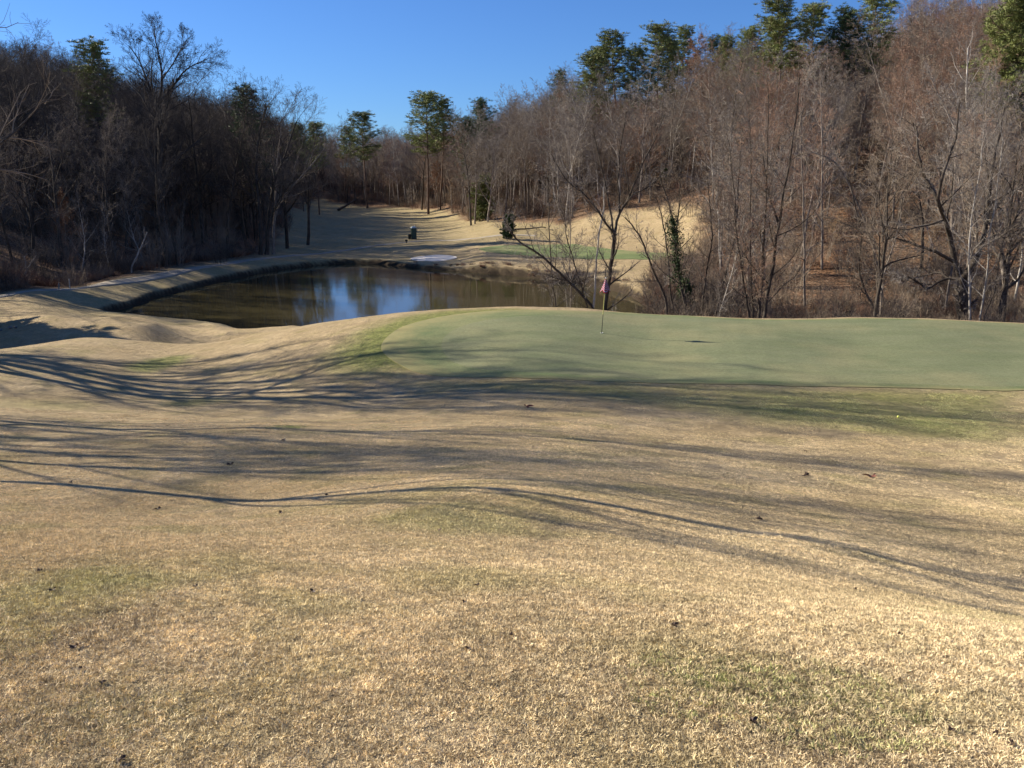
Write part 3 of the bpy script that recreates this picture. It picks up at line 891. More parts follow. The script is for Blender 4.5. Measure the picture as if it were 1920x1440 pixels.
traced('bank_tree', 64, [([(1250, 575), (1238, 535), (1222, 500), (1208, 460), (1190, 430), (1172, 408)], .11, .04)],
       'bare tree leaning left across the distant green, right of the forked tree', BK_DARK, TW_GREY, seed=7, k=12, group=BG_)
traced('bank_tree', 62, [([(1288, 600), (1282, 560), (1273, 510), (1266, 450), (1261, 410), (1250, 370), (1238, 330)], .13, .04), ([(1266, 450), (1272, 400), (1276, 340), (1280, 280)], .06, .02)],
       'ivy covered tree with a ragged green column of leaves beside the distant green', BK_DARK, TW_BROWN, seed=8, ivy=(.40, .74, 2600, .55), group=BG_)
traced('bank_tree', 66, [([(1262, 590), (1256, 530), (1249, 460), (1241, 405), (1226, 365)], .09, .03)],
       'thin dark trunk tilting left, immediately left of the ivy covered tree', BK_DARK, TW_BROWN, seed=9, group=BG_)
specs = [
 (61, [([(1312, 610), (1318, 560), (1330, 480), (1336, 440), (1330, 375), (1322, 290)], .08, .02)], 'slim trunk rising right of the ivy covered tree', BK_DARK, TW_BROWN),
 (60, [([(1338, 610), (1352, 545), (1372, 470), (1381, 410), (1386, 320), (1392, 240)], .08, .02)], 'thin trunk tilting right in front of the golden slope edge', BK_DARK, TW_GREY),
 (59, [([(1345, 612), (1367, 530), (1384, 465), (1396, 400)], .05, .02)], 'pale leaning stem rising from the brush beside the slim trunks', BK_PALE, TW_GREY),
 (58, [([(1410, 620), (1404, 585), (1395, 540), (1388, 480), (1380, 430), (1374, 340), (1362, 250)], .10, .02)], 'trunk bending left at the foot of the four stem cluster', BK_DARK, TW_BROWN),
 (58, [([(1414, 620), (1411, 570), (1408, 500), (1406, 400), (1408, 300), (1404, 190)], .085, .02)], 'straight dark stem in the middle of the four stem cluster', BK_DARK, TW_RED),
 (58, [([(1421, 620), (1424, 585), (1430, 500), (1434, 420), (1439, 300), (1440, 160)], .12, .03)], 'tall straight dark trunk in the right half of the four stem cluster', BK_DARK, TW_RED),
 (57, [([(1428, 620), (1436, 570), (1450, 500), (1461, 420), (1476, 330), (1492, 225), (1500, 140)], .15, .03), ([(1461, 420), (1440, 360), (1430, 290)], .06, .02)], 'thick trunk leaning right, at the right end of the four stem cluster', BK_DARK, TW_BROWN),
 (74, [([(1510, 600), (1508, 540), (1507, 440), (1504, 320), (1500, 200)], .13, .03)], 'lone straight trunk against the orange leaf litter slope', BK_GREY, TW_RED),
 (88, [([(1540, 560), (1541, 480), (1541, 400), (1542, 320), (1540, 230), (1538, 150)], .15, .04)], 'grey trunk standing up the slope in the leaf litter gap', BK_GREY, TW_GREY),
 (70, [([(1645, 620), (1640, 580), (1622, 545), (1611, 500), (1616, 440), (1602, 380), (1588, 320)], .11, .03)], 'crooked thin trunk leaning left above the reddish brush', BK_DARK, TW_BROWN),
 (72, [([(1668, 620), (1655, 560), (1646, 500), (1628, 430), (1600, 365), (1566, 305), (1520, 285)], .14, .03)], 'long trunk arching to the left over the leaf litter slope', BK_GREY, TW_GREY),
 (63, [([(1650, 625), (1651, 580), (1655, 530), (1672, 470), (1690, 400), (1702, 330)], .08, .02)], 'slim tree leaning right between the arching trunk and the massive tree', BK_GREY, TW_BROWN),
]
for i, (Y, lb, lab, tm_, cm_) in enumerate(specs):
    traced('bank_tree', Y, lb, lab, tm_, cm_, seed=30 + i, group=BG_)
traced('gnarled_tree', 64, [([(1812, 625), (1808, 590), (1802, 555), (1803, 525)], .50, .40),
       ([(1803, 525), (1790, 492), (1783, 455), (1772, 410), (1758, 375), (1736, 335), (1722, 290), (1716, 235)], .24, .05),
       ([(1803, 525), (1822, 500), (1836, 465), (1848, 420), (1856, 350), (1866, 280), (1884, 200)], .30, .06),
       ([(1790, 492), (1755, 472), (1722, 461), (1690, 450), (1668, 441)], .13, .05),
       ([(1803, 525), (1778, 522), (1758, 530), (1738, 541), (1720, 528), (1702, 519)], .11, .05),
       ([(1778, 522), (1760, 511), (1730, 518), (1700, 523), (1660, 515)], .07, .03),
       ([(1848, 420), (1880, 370), (1905, 330), (1925, 300)], .14, .05),
       ([(1836, 465), (1875, 445), (1910, 420), (1940, 410)], .12, .04),
       ([(1758, 375), (1770, 320), (1792, 260), (1800, 190)], .12, .03)],
       'massive dark gnarled tree with thick twisting limbs at the right edge of the brush', BK_DARK, TW_GREY, seed=60, k=9, start=.3, lr=.38, dy=2.5)
specs = [
 (60, [([(1818, 625), (1818, 570), (1817, 500), (1820, 430), (1823, 400), (1836, 330), (1842, 270)], .085, .03)], 'pale slender stem in front of the massive gnarled trunk', BK_PALE, TW_GREY),
 (61, [([(1836, 625), (1842, 570), (1852, 500), (1855, 440), (1866, 385), (1874, 320), (1880, 250)], .08, .03)], 'pale slender stem just right of the massive gnarled trunk', BK_PALE, TW_GREY),
 (61, [([(1840, 625), (1850, 580), (1866, 545), (1873, 490), (1886, 435), (1896, 380)], .07, .02)], 'thin crooked stem curving right of the massive gnarled trunk', BK_DARK, TW_GREY),
 (72, [([(1898, 600), (1905, 550), (1914, 500), (1919, 440), (1924, 380), (1926, 300)], .12, .04)], 'pale trunk at the far right edge of the frame', BK_PALE, TW_GREY),
 (88, [([(1786, 560), (1784, 480), (1786, 400), (1792, 320), (1796, 262)], .20, .15), ([(1796, 262), (1780, 220), (1758, 175), (1740, 130)], .10, .03), ([(1796, 262), (1815, 225), (1832, 180), (1850, 140)], .10, .03), ([(1796, 262), (1798, 210), (1790, 150)], .08, .03)],
  'tall tree forking into three above the massive gnarled tree', BK_GREY, TW_GREY),
 (84, [([(1722, 560), (1730, 470), (1728, 400), (1716, 330), (1722, 270), (1712, 230)], .17, .05), ([(1722, 270), (1740, 290), (1752, 330)], .06, .02)], 'curving dark trunk up the slope left of the massive gnarled tree', BK_DARK, TW_BROWN),
 (96, [([(1825, 520), (1822, 420), (1818, 300), (1812, 180), (1815, 90)], .2, .06), ([(1818, 300), (1850, 230), (1880, 180)], .08, .03)], 'tall pale trunk high on the slope near the right edge', BK_PALE, TW_GREY),
]
for i, (Y, lb, lab, tm_, cm_) in enumerate(specs):
    traced('slope_tree', Y, lb, lab, tm_, cm_, seed=80 + i, group='trees on the lower right slope')

# left edge of the fairway and the skyline oak
LSP = Spec([dict(n=8, w=.06, u=.05, k=14, s=.25, a=(.45, .95), lr=.50, rr=.5, taper=.35, tip=.15),
            dict(n=7, w=.14, u=.04, k=7, s=.25, a=(.4, .8), lr=.50, rr=.52, tip=.2),
            dict(n=4, w=.13, u=.02, k=6, s=.15, a=(.4, .85), lr=.58, rr=.55, tip=.4),
            dict(n=3, w=.12, u=0, k=4, s=.2, a=(.35, .8), lr=.6, rr=.6, tip=.5),
            dict(n=2, w=.1, u=0, k=0, s=0, a=(0, 0), lr=0, rr=0, tip=.6)], .006, .011)
for i, (px, py, Y, key, wd, lab) in enumerate([
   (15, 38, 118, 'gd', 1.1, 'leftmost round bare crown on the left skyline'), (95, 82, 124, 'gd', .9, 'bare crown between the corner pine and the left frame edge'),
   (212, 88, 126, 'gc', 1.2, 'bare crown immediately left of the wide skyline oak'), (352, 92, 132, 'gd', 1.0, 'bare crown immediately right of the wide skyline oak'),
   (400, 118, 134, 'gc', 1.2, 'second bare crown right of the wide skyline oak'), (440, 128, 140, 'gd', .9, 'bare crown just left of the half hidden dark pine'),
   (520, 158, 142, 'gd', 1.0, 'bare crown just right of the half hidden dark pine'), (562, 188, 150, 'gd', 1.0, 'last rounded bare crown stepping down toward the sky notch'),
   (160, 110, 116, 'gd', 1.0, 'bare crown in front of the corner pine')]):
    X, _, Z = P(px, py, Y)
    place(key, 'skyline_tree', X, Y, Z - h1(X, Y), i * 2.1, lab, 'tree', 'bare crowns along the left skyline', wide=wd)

traced('skyline_oak', 122, [([(296, 520), (297, 400), (300, 300), (298, 195)], .42, .30),
       ([(298, 195), (278, 160), (262, 115), (240, 85)], .17, .05), ([(298, 195), (304, 150), (296, 95), (288, 55)], .17, .05),
       ([(298, 195), (325, 160), (350, 130), (390, 110)], .18, .05), ([(304, 150), (330, 110), (350, 75)], .1, .04)],
       'tall bare oak with a wide open crown breaking the left skyline', BK_DARK, TW_DARK, seed=101, sp=LSP, k=16, start=.25)
traced('fairway_edge_tree', 130, [([(489, 480), (487, 400), (480, 330), (485, 260), (500, 200)], .30, .08), ([(487, 400), (470, 340), (450, 290)], .12, .04)],
       'dark trunk closest to the pond at the left edge of the fairway, leaning slightly left', BK_DARK, TW_DARK, seed=102, sp=LSP, k=11)
traced('fairway_edge_tree', 131, [([(500, 478), (503, 420), (512, 350), (535, 290), (555, 230)], .30, .08), ([(503, 420), (525, 370), (560, 330)], .14, .04)],
       'right leaning trunk in the clump at the left edge of the fairway', BK_DARK, TW_BROWN, seed=103, sp=LSP, k=11)
traced('fairway_edge_tree', 132, [([(513, 478), (516, 400), (540, 360), (575, 320), (600, 290)], .22, .06), ([(516, 400), (520, 300), (530, 220)], .16, .05)],
       'rightmost trunk of the clump at the left edge of the fairway', BK_GREY, TW_BROWN, seed=104, sp=LSP, k=10)
traced('leaning_snag', 100, [([(247, 500), (258, 478), (268, 455), (276, 435)], .11, .05)],
       'pale dead stem leaning right in the dark woods above the berm', BK_PALE, TW_GREY, seed=105, k=3)
traced('leaning_snag', 93, [([(28, 560), (40, 525), (55, 500), (68, 478)], .12, .05), ([(40, 525), (48, 495), (46, 480)], .05, .02)],
       'pale broken stem rising from russet brush at the left edge', BK_PALE, TW_GREY, seed=106, k=6)

# fairway side trunks
for i, (px, Y, hh, key, lab) in enumerate([
   (884, 176, 24, 'fc', 'stout tree at the fairway corner, its left trunk of two'), (891, 178, 25, 'fa', 'stout tree at the fairway corner, its right trunk of two'),
   (915, 176, 19, 'ba', 'leaning broad tree beside the pair of stout trunks'), (793, 262, 29, 'fc', 'tall dark trunk at the back of the fairway under the pines'),
   (1060, 160, 25, 'fd', 'pale trunk at the wood edge above the distant green'), (1050, 164, 13, 'sb', 'crooked pale sapling at the wood edge above the distant green'),
   (1195, 158, 27, 'fa', 'tall grey tree at the top of the golden slope')]):
    X = (px - 960) / 1612 * Y
    place(key, 'woodland_edge_tree', X, Y, hh, i * 1.1, lab, 'tree', 'trees at the edge of the fairway')

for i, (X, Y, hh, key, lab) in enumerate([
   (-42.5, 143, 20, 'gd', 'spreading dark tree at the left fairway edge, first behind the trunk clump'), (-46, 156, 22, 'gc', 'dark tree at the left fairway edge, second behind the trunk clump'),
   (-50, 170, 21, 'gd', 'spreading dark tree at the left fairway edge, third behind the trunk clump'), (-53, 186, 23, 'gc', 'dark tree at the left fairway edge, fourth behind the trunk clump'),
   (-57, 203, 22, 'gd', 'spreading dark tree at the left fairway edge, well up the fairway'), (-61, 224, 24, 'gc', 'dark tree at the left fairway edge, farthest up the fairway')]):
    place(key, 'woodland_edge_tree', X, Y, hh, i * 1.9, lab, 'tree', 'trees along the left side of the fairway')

# pines ------------------------------------------------------------------------
PN = [ # px, top py, Y, key, width, label
 (150, 66, 132, 'pb', 1.0, 'dark pine poking above the left woods near the corner'),
 (468, 150, 150, 'pd', .9, 'dark pine half hidden in the left woods near the fairway'),
 (590, 225, 262, 'pa', 1.0, 'small pine at the left side of the gap in the skyline'),
 (560, 225, 240, 'pc', .9, 'pine tucked behind the clump left of the fairway'),
 (640, 232, 318, 'pb', 1.1, 'low pine in the bottom of the skyline notch'),
 (682, 206, 300, 'pa', 1.25, 'rounded pine just right of the skyline notch'),
 (798, 168, 240, 'pa', 1.25, 'tall broad pine standing above the back of the fairway'),
 (822, 180, 246, 'pb', 1.1, 'slightly lower pine touching the tall broad pine'),
 (905, 178, 226, 'pd', .9, 'dark pine on the rising skyline, upper of the pair'),
 (880, 215, 222, 'pd', .9, 'dark pine on the rising skyline, lower of the pair'),
 (1046, 126, 226, 'pd', .7, 'small dark pine tip on the long ridge'),
 (1105, 92, 196, 'pc', 1.15, 'leftmost bright green pine of the ridge cluster'),
 (1130, 82, 204, 'pa', 1.1, 'green pine behind the leftmost ridge cluster pine'),
 (1168, 50, 200, 'pb', 1.3, 'round topped pine of the ridge cluster'),
 (1195, 82, 198, 'pc', 1.1, 'low full pine between the two tallest of the ridge cluster'),
 (1238, 38, 202, 'pa', 1.15, 'tall spiky pine of the ridge cluster'),
 (1290, 40, 214, 'pb', 1.0, 'dark topped pine right of the spiky ridge pine'),
 (1262, 62, 206, 'pc', 1.0, 'green pine filling below the dark topped pine'),
 (1335, 60, 196, 'pd', .9, 'pine directly behind the rust coloured tree'),
 (1400, 42, 172, 'pc', 1.0, 'light green pine right of the rust coloured tree'),
 (1375, 60, 178, 'pb', .9, 'narrow pine beside the thin bare treetops'),
 (1475, -14, 150, 'pb', 1.2, 'open limbed pine cut by the top of the frame'),
 (1450, 25, 158, 'pc', 1.0, 'bushy pine under the open limbed pine'),
 (1535, 0, 150, 'pa', 1.0, 'pine between bare trees along the top of the frame'),
 (1595, 8, 148, 'pd', 1.0, 'dark pine above the reddish crowns'),
 (1640, -25, 146, 'pa', 1.0, 'tall pine above the reddish crowns beside a dark one'),
 (1912, -30, 104, 'pc', 1.1, 'big green pine in the upper right corner'),
 (1950, -80, 102, 'pc', 1.2, 'outer pine of the upper right corner, partly cut off'),
 (1885, 20, 112, 'pa', 1.0, 'pine behind the corner pine at upper right'),
]
for i, (px, py, Y, key, wd, lab) in enumerate(PN):
    X, _, Z = P(px, py, Y)
    gz_ = h1(X, Y)
    place(key, 'pine_tree', X, Y, max(9, Z - gz_), i * 1.7, lab, 'pine tree', 'pines on the skyline', wide=wd)
X, Y, Z = G(951, 448)
place('ce', 'cedar_tree', X, Y, 4.2, .4, 'small dark cedar leaning at the edge of the golden slope', 'cedar', wide=.95).rotation_euler = (0, .12, .4)
X, Y, _ = P(905, 400, 182)
place('cf', 'cedar_tree', X, Y, 10, 1.0, 'green cedar among bare trees near the pair of stout trunks', 'cedar', wide=1.2)
X, Y, _ = P(1285, 545, 70)
place('ce', 'cedar_tree', X, Y, 3.8, 2.0, 'low green bush of needles under the ivy covered tree', 'cedar', wide=.7)
X, Y, _ = P(1247, 350, 165)
place('ce', 'cedar_tree', X, Y, 3.5, 2.0, 'tiny green cedar in the woods above the golden slope', 'cedar')
X, Y, _ = P(0, 480, 84)
place('ce', 'cedar_tree', X - 3.2, Y, 8.5, 2.0, 'round dark evergreen at the left edge above the berm', 'cedar', wide=1.15)
# leafy trees
for i, (px, py, Y, key, lab) in enumerate([
  (1308, 62, 194, 'la', 'tall rust coloured tree still in leaf between the ridge pines'),
  (1300, 100, 188, 'la', 'lower rust coloured tree still in leaf below the ridge pines'),
  (1180, 285, 168, 'la', 'tan leaved tree in the middle of the right hillside'),
  (1345, 220, 150, 'la', 'tan leaved tree right of the middle of the hillside'),
  (820, 300, 250, 'la', 'orange leaved tree at the back of the fairway'),
  (690, 360, 300, 'lb', 'low orange leaved tree near the fallen log'),
  (845, 330, 232, 'lb', 'low orange leaved tree right of the back of the fairway'),
  (1210, 290, 172, 'lb', 'small tan leaved sapling in the hillside woods'),
  (1420, 470, 84, 'lb', 'orange leaved sapling behind the four stem cluster'),
  (1560, 440, 92, 'lb', 'tan leaved sapling on the leaf litter slope'),
  (1745, 440, 86, 'lb', 'russet leaved sapling left of the massive gnarled tree'),
  (110, 350, 108, 'la', 'russet leaved tree inside the dark left woods')]):
    X, _, Z = P(px, py, Y); gz_ = h1(X, Y)
    place(key, 'leafy_tree', X, Y, max(5, Z - gz_), i * 1.3, lab, 'leafy tree', 'trees still holding dry leaves')

# ------------------------------------------------------------------ trees left of the frame casting the lawn shadows
for i, (x, y, hh, key, lab) in enumerate([
   (-11.2, 12.45, 17, 'na', 'slim tree beyond the left edge, nearest the camera, shading the lawn'),
   (-22, 31.4, 23, 'na', 'bare tree beyond the left edge casting the double trunk shadow, front one'),
   (-21.6, 30.1, 21, 'nb', 'bare tree beyond the left edge casting the double trunk shadow, rear one'),
   (-16, 16.2, 15, 'na', 'slender bare tree beyond the left edge shading the near slope'),
   (-20, 21.6, 19, 'nb', 'bare tree beyond the left edge shading the middle of the lawn'),
   (-33, 36.3, 27, 'nb', 'tall bare tree beyond the left edge shading the front of the green'),
   (-29, 25.6, 21, 'nb', 'bare tree beyond the left edge shading the right of the lawn'),
   (-31.4, 36.0, 25, 'ba', 'broad grey tree beyond the left edge shading the front of the green'),
   (-27, 22.0, 19, 'ba', 'broad grey tree beyond the left edge shading the right of the lawn'),
   (-36, 38.0, 27, 'ba', 'biggest broad tree beyond the left edge shading the far apron'),
   (-43.5, 57.0, 12, 'ce', 'dense dark evergreen beyond the left edge shading the hollow before the mound'),
   (-46, 60.5, 12, 'ce', 'middle dense evergreen beyond the left edge shading the near mound'),
   (-46.5, 55.0, 13, 'ce', 'tallest dense evergreen beyond the left edge shading the hollow'),
   (-48, 63, 13, 'ba', 'low broad bare tree beyond the left edge shading the near mound'),
   (-52, 61, 14, 'bb', 'low dark bare tree beyond the left edge by the near cart path'),
   (-45, 59, 11, 'bb', 'smallest broad bare tree beyond the left edge by the near cart path')]):
    place(key, 'lawn_tree', x, y, hh, i * .9, lab, 'tree', 'trees beyond the left edge')

# ------------------------------------------------------------------ random woodland
cand = []
gr = np.random.default_rng(8)
sp_ = 4.3
xs, ys = np.meshgrid(np.arange(-185, 175, sp_), np.arange(40, 425, sp_))
xs = xs.ravel() + gr.uniform(-.48, .48, xs.size) * sp_; ys = ys.ravel() + gr.uniform(-.48, .48, ys.size) * sp_
fr = poly_sd(xs, ys, FOREST_R); fl = poly_sd(xs, ys, FOREST_L)
ok = ((fr < -.8) | (fl < -.8))
lim_l = np.where(ys < 150, .98, .74)
ok &= (xs / ys < .70) & (xs / ys > -lim_l)
# keep the leaf-litter slope behind the bank a bit open, thin near edge on the right
right = fr < -.8
pxs = 960 + xs / ys * 1610
thin = right & (ys < 100) & (gr.random(xs.size) < .45)
gap = right & (pxs > 1490) & (pxs < 1720) & (ys < 128) & (gr.random(xs.size) < .62)
ok &= ~thin & ~gap
ok &= ~((~right) & (pxs < 200) & (ys < 122) & (gr.random(xs.size) < .70))
ok &= ~((~right) & (ys > 120) & (ys < 154) & (xs > -68) & (gr.random(xs.size) < .35))
ok &= ~((~right) & (pxs >= 200) & (pxs < 440) & (ys < 130) & (gr.random(xs.size) < .38))
ok &= ~((ys > 250) & (gr.random(xs.size) < .25))
ok &= ~(right & (ys < 62))
xs, ys, fr, fl, pxs, right = xs[ok], ys[ok], fr[ok], fl[ok], pxs[ok], right[ok]
zs = H(xs, ys)
edge = np.minimum(np.abs(fr), np.abs(fl))
score = ys + np.minimum(edge, 40) * 1.6 + np.where((pxs < -30) | (pxs > 1950), 500, 0)
order = np.argsort(score)
KEYS_R = ['fa', 'fb', 'fc', 'fd', 'fe', 'fa', 'fb', 'bc', 'bb', 'fd', 'ba']
KEYS_M = ['fe', 'bc', 'fe', 'bc', 'fb', 'fa', 'ba', 'bb']
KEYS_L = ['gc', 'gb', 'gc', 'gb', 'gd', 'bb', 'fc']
DESC = {'gb': 'slim dark bare tree', 'gc': 'tall dark bare tree', 'gd': 'broad dark spreading bare tree', 'fa': 'tall grey trunked bare tree', 'fb': 'slim brown bare tree', 'fc': 'dark trunked bare tree', 'fd': 'pale trunked bare tree', 'fe': 'reddish twigged bare tree',
        'ba': 'broad grey bare tree', 'bb': 'broad dark bare tree', 'bc': 'round reddish twigged bare tree', 'sa': 'low brown bare sapling', 'sb': 'low pale bare sapling', 'sc': 'low reddish bare sapling'}
def pick(i):
    px = pxs[i]
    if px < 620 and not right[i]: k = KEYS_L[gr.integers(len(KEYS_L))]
    elif px > 1380 and ys[i] < 150: k = KEYS_M[gr.integers(len(KEYS_M))]
    else: k = KEYS_R[gr.integers(len(KEYS_R))]
    if edge[i] < 9 and gr.random() < .40: k = ['sa', 'sb', 'sc'][gr.integers(3)]
    return k
def height(i, k):
    if k[0] == 's': return gr.uniform(6, 11)
    hh = gr.uniform(19, 26)
    if ys[i] < 115 and right[i]: hh *= .82
    if k[0] == 'b' or k == 'gd': hh *= .88
    if 1085 < pxs[i] < 1345 and ys[i] > 165: hh *= .72
    if 1395 < pxs[i] < 1660 and ys[i] > 125: hh *= .85
    return hh
def region(i):
    px, y = pxs[i], ys[i]
    if not right[i]:
        if px < 120: return 'in the dark woods at the far left edge'
        if px < 260: return 'in the dark left woods behind the start of the berm'
        if px < 400: return 'in the dark left woods below the skyline oak'
        if px < 520: return 'in the dark left woods beside the far bank of the pond'
        return 'in the woods along the left side of the fairway'
    if y > 240: return 'in the hazy woods closing off the fairway'
    if px < 900: return 'on the wooded bank right of the back fairway'
    if px < 1040: return 'on the right hillside above the small cedar'
    if px < 1160: return 'on the right hillside straight above the distant green'
    if px < 1300: return 'on the right hillside at the top of the golden slope'
    if px < 1450: return 'on the right hillside behind the four stem cluster'
    if px < 1600: return 'on the right hillside above the open leaf litter'
    if px < 1760: return 'on the right hillside left of the massive gnarled tree'
    return 'on the right hillside behind the massive gnarled tree'
NIND = 225
keys = {}
ind = set()
proto_pool = list(order[:NIND])
stats = {}
for i in proto_pool:
    k = pick(i); lab = DESC[k] + ' ' + region(i)
    if len(lab.split()) > 16: lab = lab.replace('in the dark left woods', 'in the left woods')
    place(k, 'bare_tree', float(xs[i]), float(ys[i]), height(i, k), gr.uniform(0, 6.28), lab, 'tree', lab.replace('tree', 'trees', 1).replace('sapling', 'saplings', 1) , wide=gr.uniform(.85, 1.15), z=float(zs[i]) - .05)

# ------------------------------------------------------------------ scatter as one object
def source_collection(name, meshes):
    c = bpy.data.collections.new(name)
    for i, me in enumerate(meshes):
        o = bpy.data.objects.new('%s_%02d' % (name, i), me)
        c.objects.link(o)
    return c
def scatter(name, pts, rot, scl, idx, coll, attrs=None):
    me = bpy.data.meshes.new(name)
    me.vertices.add(len(pts)); me.vertices.foreach_set('co', np.asarray(pts, np.float32).ravel())
    a = me.attributes.new('rot', 'FLOAT_VECTOR', 'POINT'); a.data.foreach_set('vector', np.asarray(rot, np.float32).ravel())
    a = me.attributes.new('scl', 'FLOAT_VECTOR', 'POINT'); a.data.foreach_set('vector', np.asarray(scl, np.float32).ravel())
    a = me.attributes.new('idx', 'INT', 'POINT'); a.data.foreach_set('value', np.asarray(idx, np.int32))
    for k, vals in (attrs or {}).items():
        a = me.attributes.new(k, 'FLOAT_COLOR', 'POINT'); a.data.foreach_set('color', np.asarray(vals, np.float32).ravel())
    o = mobj(name, me)
    ng = bpy.data.node_groups.new(name + '_scatter', 'GeometryNodeTree')
    ng.interface.new_socket('Geometry', in_out='INPUT', socket_type='NodeSocketGeometry')
    ng.interface.new_socket('Geometry', in_out='OUTPUT', socket_type='NodeSocketGeometry')
    N, L = ng.nodes, ng.links
    gi = N.new('NodeGroupInput'); go = N.new('NodeGroupOutput')
    ip = N.new('GeometryNodeInstanceOnPoints'); ci = N.new('GeometryNodeCollectionInfo')
    ci.inputs['Collection'].default_value = coll; ci.inputs['Separate Children'].default_value = True; ci.inputs['Reset Children'].default_value = True
    def na_(nm, ty):
        x = N.new('GeometryNodeInputNamedAttribute'); x.data_type = ty; x.inputs['Name'].default_value = nm; return x.outputs['Attribute']
    er = N.new('FunctionNodeEulerToRotation')
    L.new(na_('rot', 'FLOAT_VECTOR'), er.inputs[0]); L.new(er.outputs[0], ip.inputs['Rotation'])
    L.new(na_('scl', 'FLOAT_VECTOR'), ip.inputs['Scale'])
    L.new(na_('idx', 'INT'), ip.inputs['Instance Index'])
    ip.inputs['Pick Instance'].default_value = True
    m2p = N.new('GeometryNodeMeshToPoints')
    L.new(gi.outputs[0], m2p.inputs[0]); L.new(m2p.outputs[0], ip.inputs['Points']); L.new(ci.outputs[0], ip.inputs['Instance']); L.new(ip.outputs[0], go.inputs[0])
    md = o.modifiers.new('scatter', 'NODES'); md.node_group = ng
    return o

JK = ['gb', 'gc', 'gd', 'fa', 'fb', 'fc', 'fd', 'fe', 'ba', 'bb', 'bc', 'sa', 'sb', 'sc']
jm = {k: joined('mix_' + k, PROTO[k][0], PROTO[k][1]) for k in JK}
wood = source_collection('woodsrc', [jm[k] for k in JK])
P_, R_, S_, I_ = [], [], [], []
for i in order[NIND:]:
    k = pick(i); hh = height(i, k); s = hh / PROTO[k][2]
    P_.append((xs[i], ys[i], zs[i] - .05)); R_.append((gr.normal() * .02, gr.normal() * .02, gr.uniform(0, 6.28)))
    wdt = gr.uniform(.85, 1.2); S_.append((s * wdt, s * wdt, s)); I_.append(JK.index(k))
print('woodland stuff trees', len(P_), 'individual', NIND)
o = scatter('woodland', P_, R_, S_, I_, wood)
tag(o, 'mass of bare grey and brown trees filling the hillsides behind the nearer trees', 'woodland', kind='stuff')

# undergrowth ------------------------------------------------------------------
def brush_mesh(name, seed, mat, Ht=1.6, stems=34, spread=.9, lean=.45):
    r = random.Random(seed); out = []
    sp = Spec([dict(n=4, w=.15, u=.03, k=6, s=.15, a=(.4, .9), lr=.45, rr=.6, tip=.4), dict(n=3, w=.18, u=.02, k=4, s=.1, a=(.4, .9), lr=.5, rr=.7, tip=.5), dict(n=2, w=.15, u=0, k=0, s=0, a=(0, 0), lr=0, rr=0, tip=.5)], .004, .006)
    for _ in range(stems):
        a = r.random() * 6.28; q = r.random() ** .5 * spread
        grow(out, (math.cos(a) * q, math.sin(a) * q, -.1), nrm((math.cos(a) * lean * r.random(), math.sin(a) * lean * r.random(), 1)), Ht * r.uniform(.5, 1.1), .014, 0, sp, r)
    V_, F_ = build_tubes([(3, p, q) for _, p, q in out])
    return mesh_np(name, V_, F_, [mat], smooth=False, link=False)
def tuft_mesh(name, seed, mat, n_=260, Ht=.8, spread=.5, wd=.012):
    g = np.random.default_rng(seed)
    a = g.uniform(0, 6.28, n_); q = g.random(n_) ** .5 * spread
    b = np.stack([np.cos(a) * q, np.sin(a) * q, np.full(n_, -.05)], 1)
    D = np.stack([np.cos(a) * g.uniform(0, .8, n_) + g.normal(size=n_) * .25, np.sin(a) * g.uniform(0, .8, n_) + g.normal(size=n_) * .25, np.ones(n_)], 1)
    L_ = g.uniform(.4, 1, (n_, 1)) * Ht
    tip = b + D * L_; tip[:, 2] -= L_[:, 0] * .15
    wv = perp(D, g) * wd
    V_ = np.stack([b - wv, b + wv, tip + wv * .3, tip - wv * .3], 1).reshape(-1, 3)
    return mesh_np(name, V_, np.arange(n_ * 4).reshape(-1, 4), [mat], smooth=False, link=False)
M_STRAW = leafm('dry_stalks', (.16, .10, .05), (.30, .20, .10), (.45, .33, .18))
M_RUST = leafm('rusty_stalks', (.11, .05, .03), (.21, .10, .055), (.32, .18, .10))
bm_ = [brush_mesh('brush_a', 1, TW_BROWN), brush_mesh('brush_b', 2, TW_RED, 1.2, 40, .8), brush_mesh('brush_c', 3, TW_DARK, 2.2, 22, .7), brush_mesh('brush_d', 4, TW_BROWN, 2.8, 14, .6, .35),
       tuft_mesh('stalk_a', 5, M_STRAW), tuft_mesh('stalk_b', 6, M_RUST, 320, 1.0, .6)]
bc = source_collection('brushsrc', bm_)
P_, R_, S_, I_ = [], [], [], []
def addb(x, y, s, i):
    P_.append((x, y, 0)); R_.append((0, 0, gr.uniform(0, 6.28))); S_.append((s * gr.uniform(.8, 1.3), s * gr.uniform(.8, 1.3), s * gr.uniform(.8, 1.2))); I_.append(i)
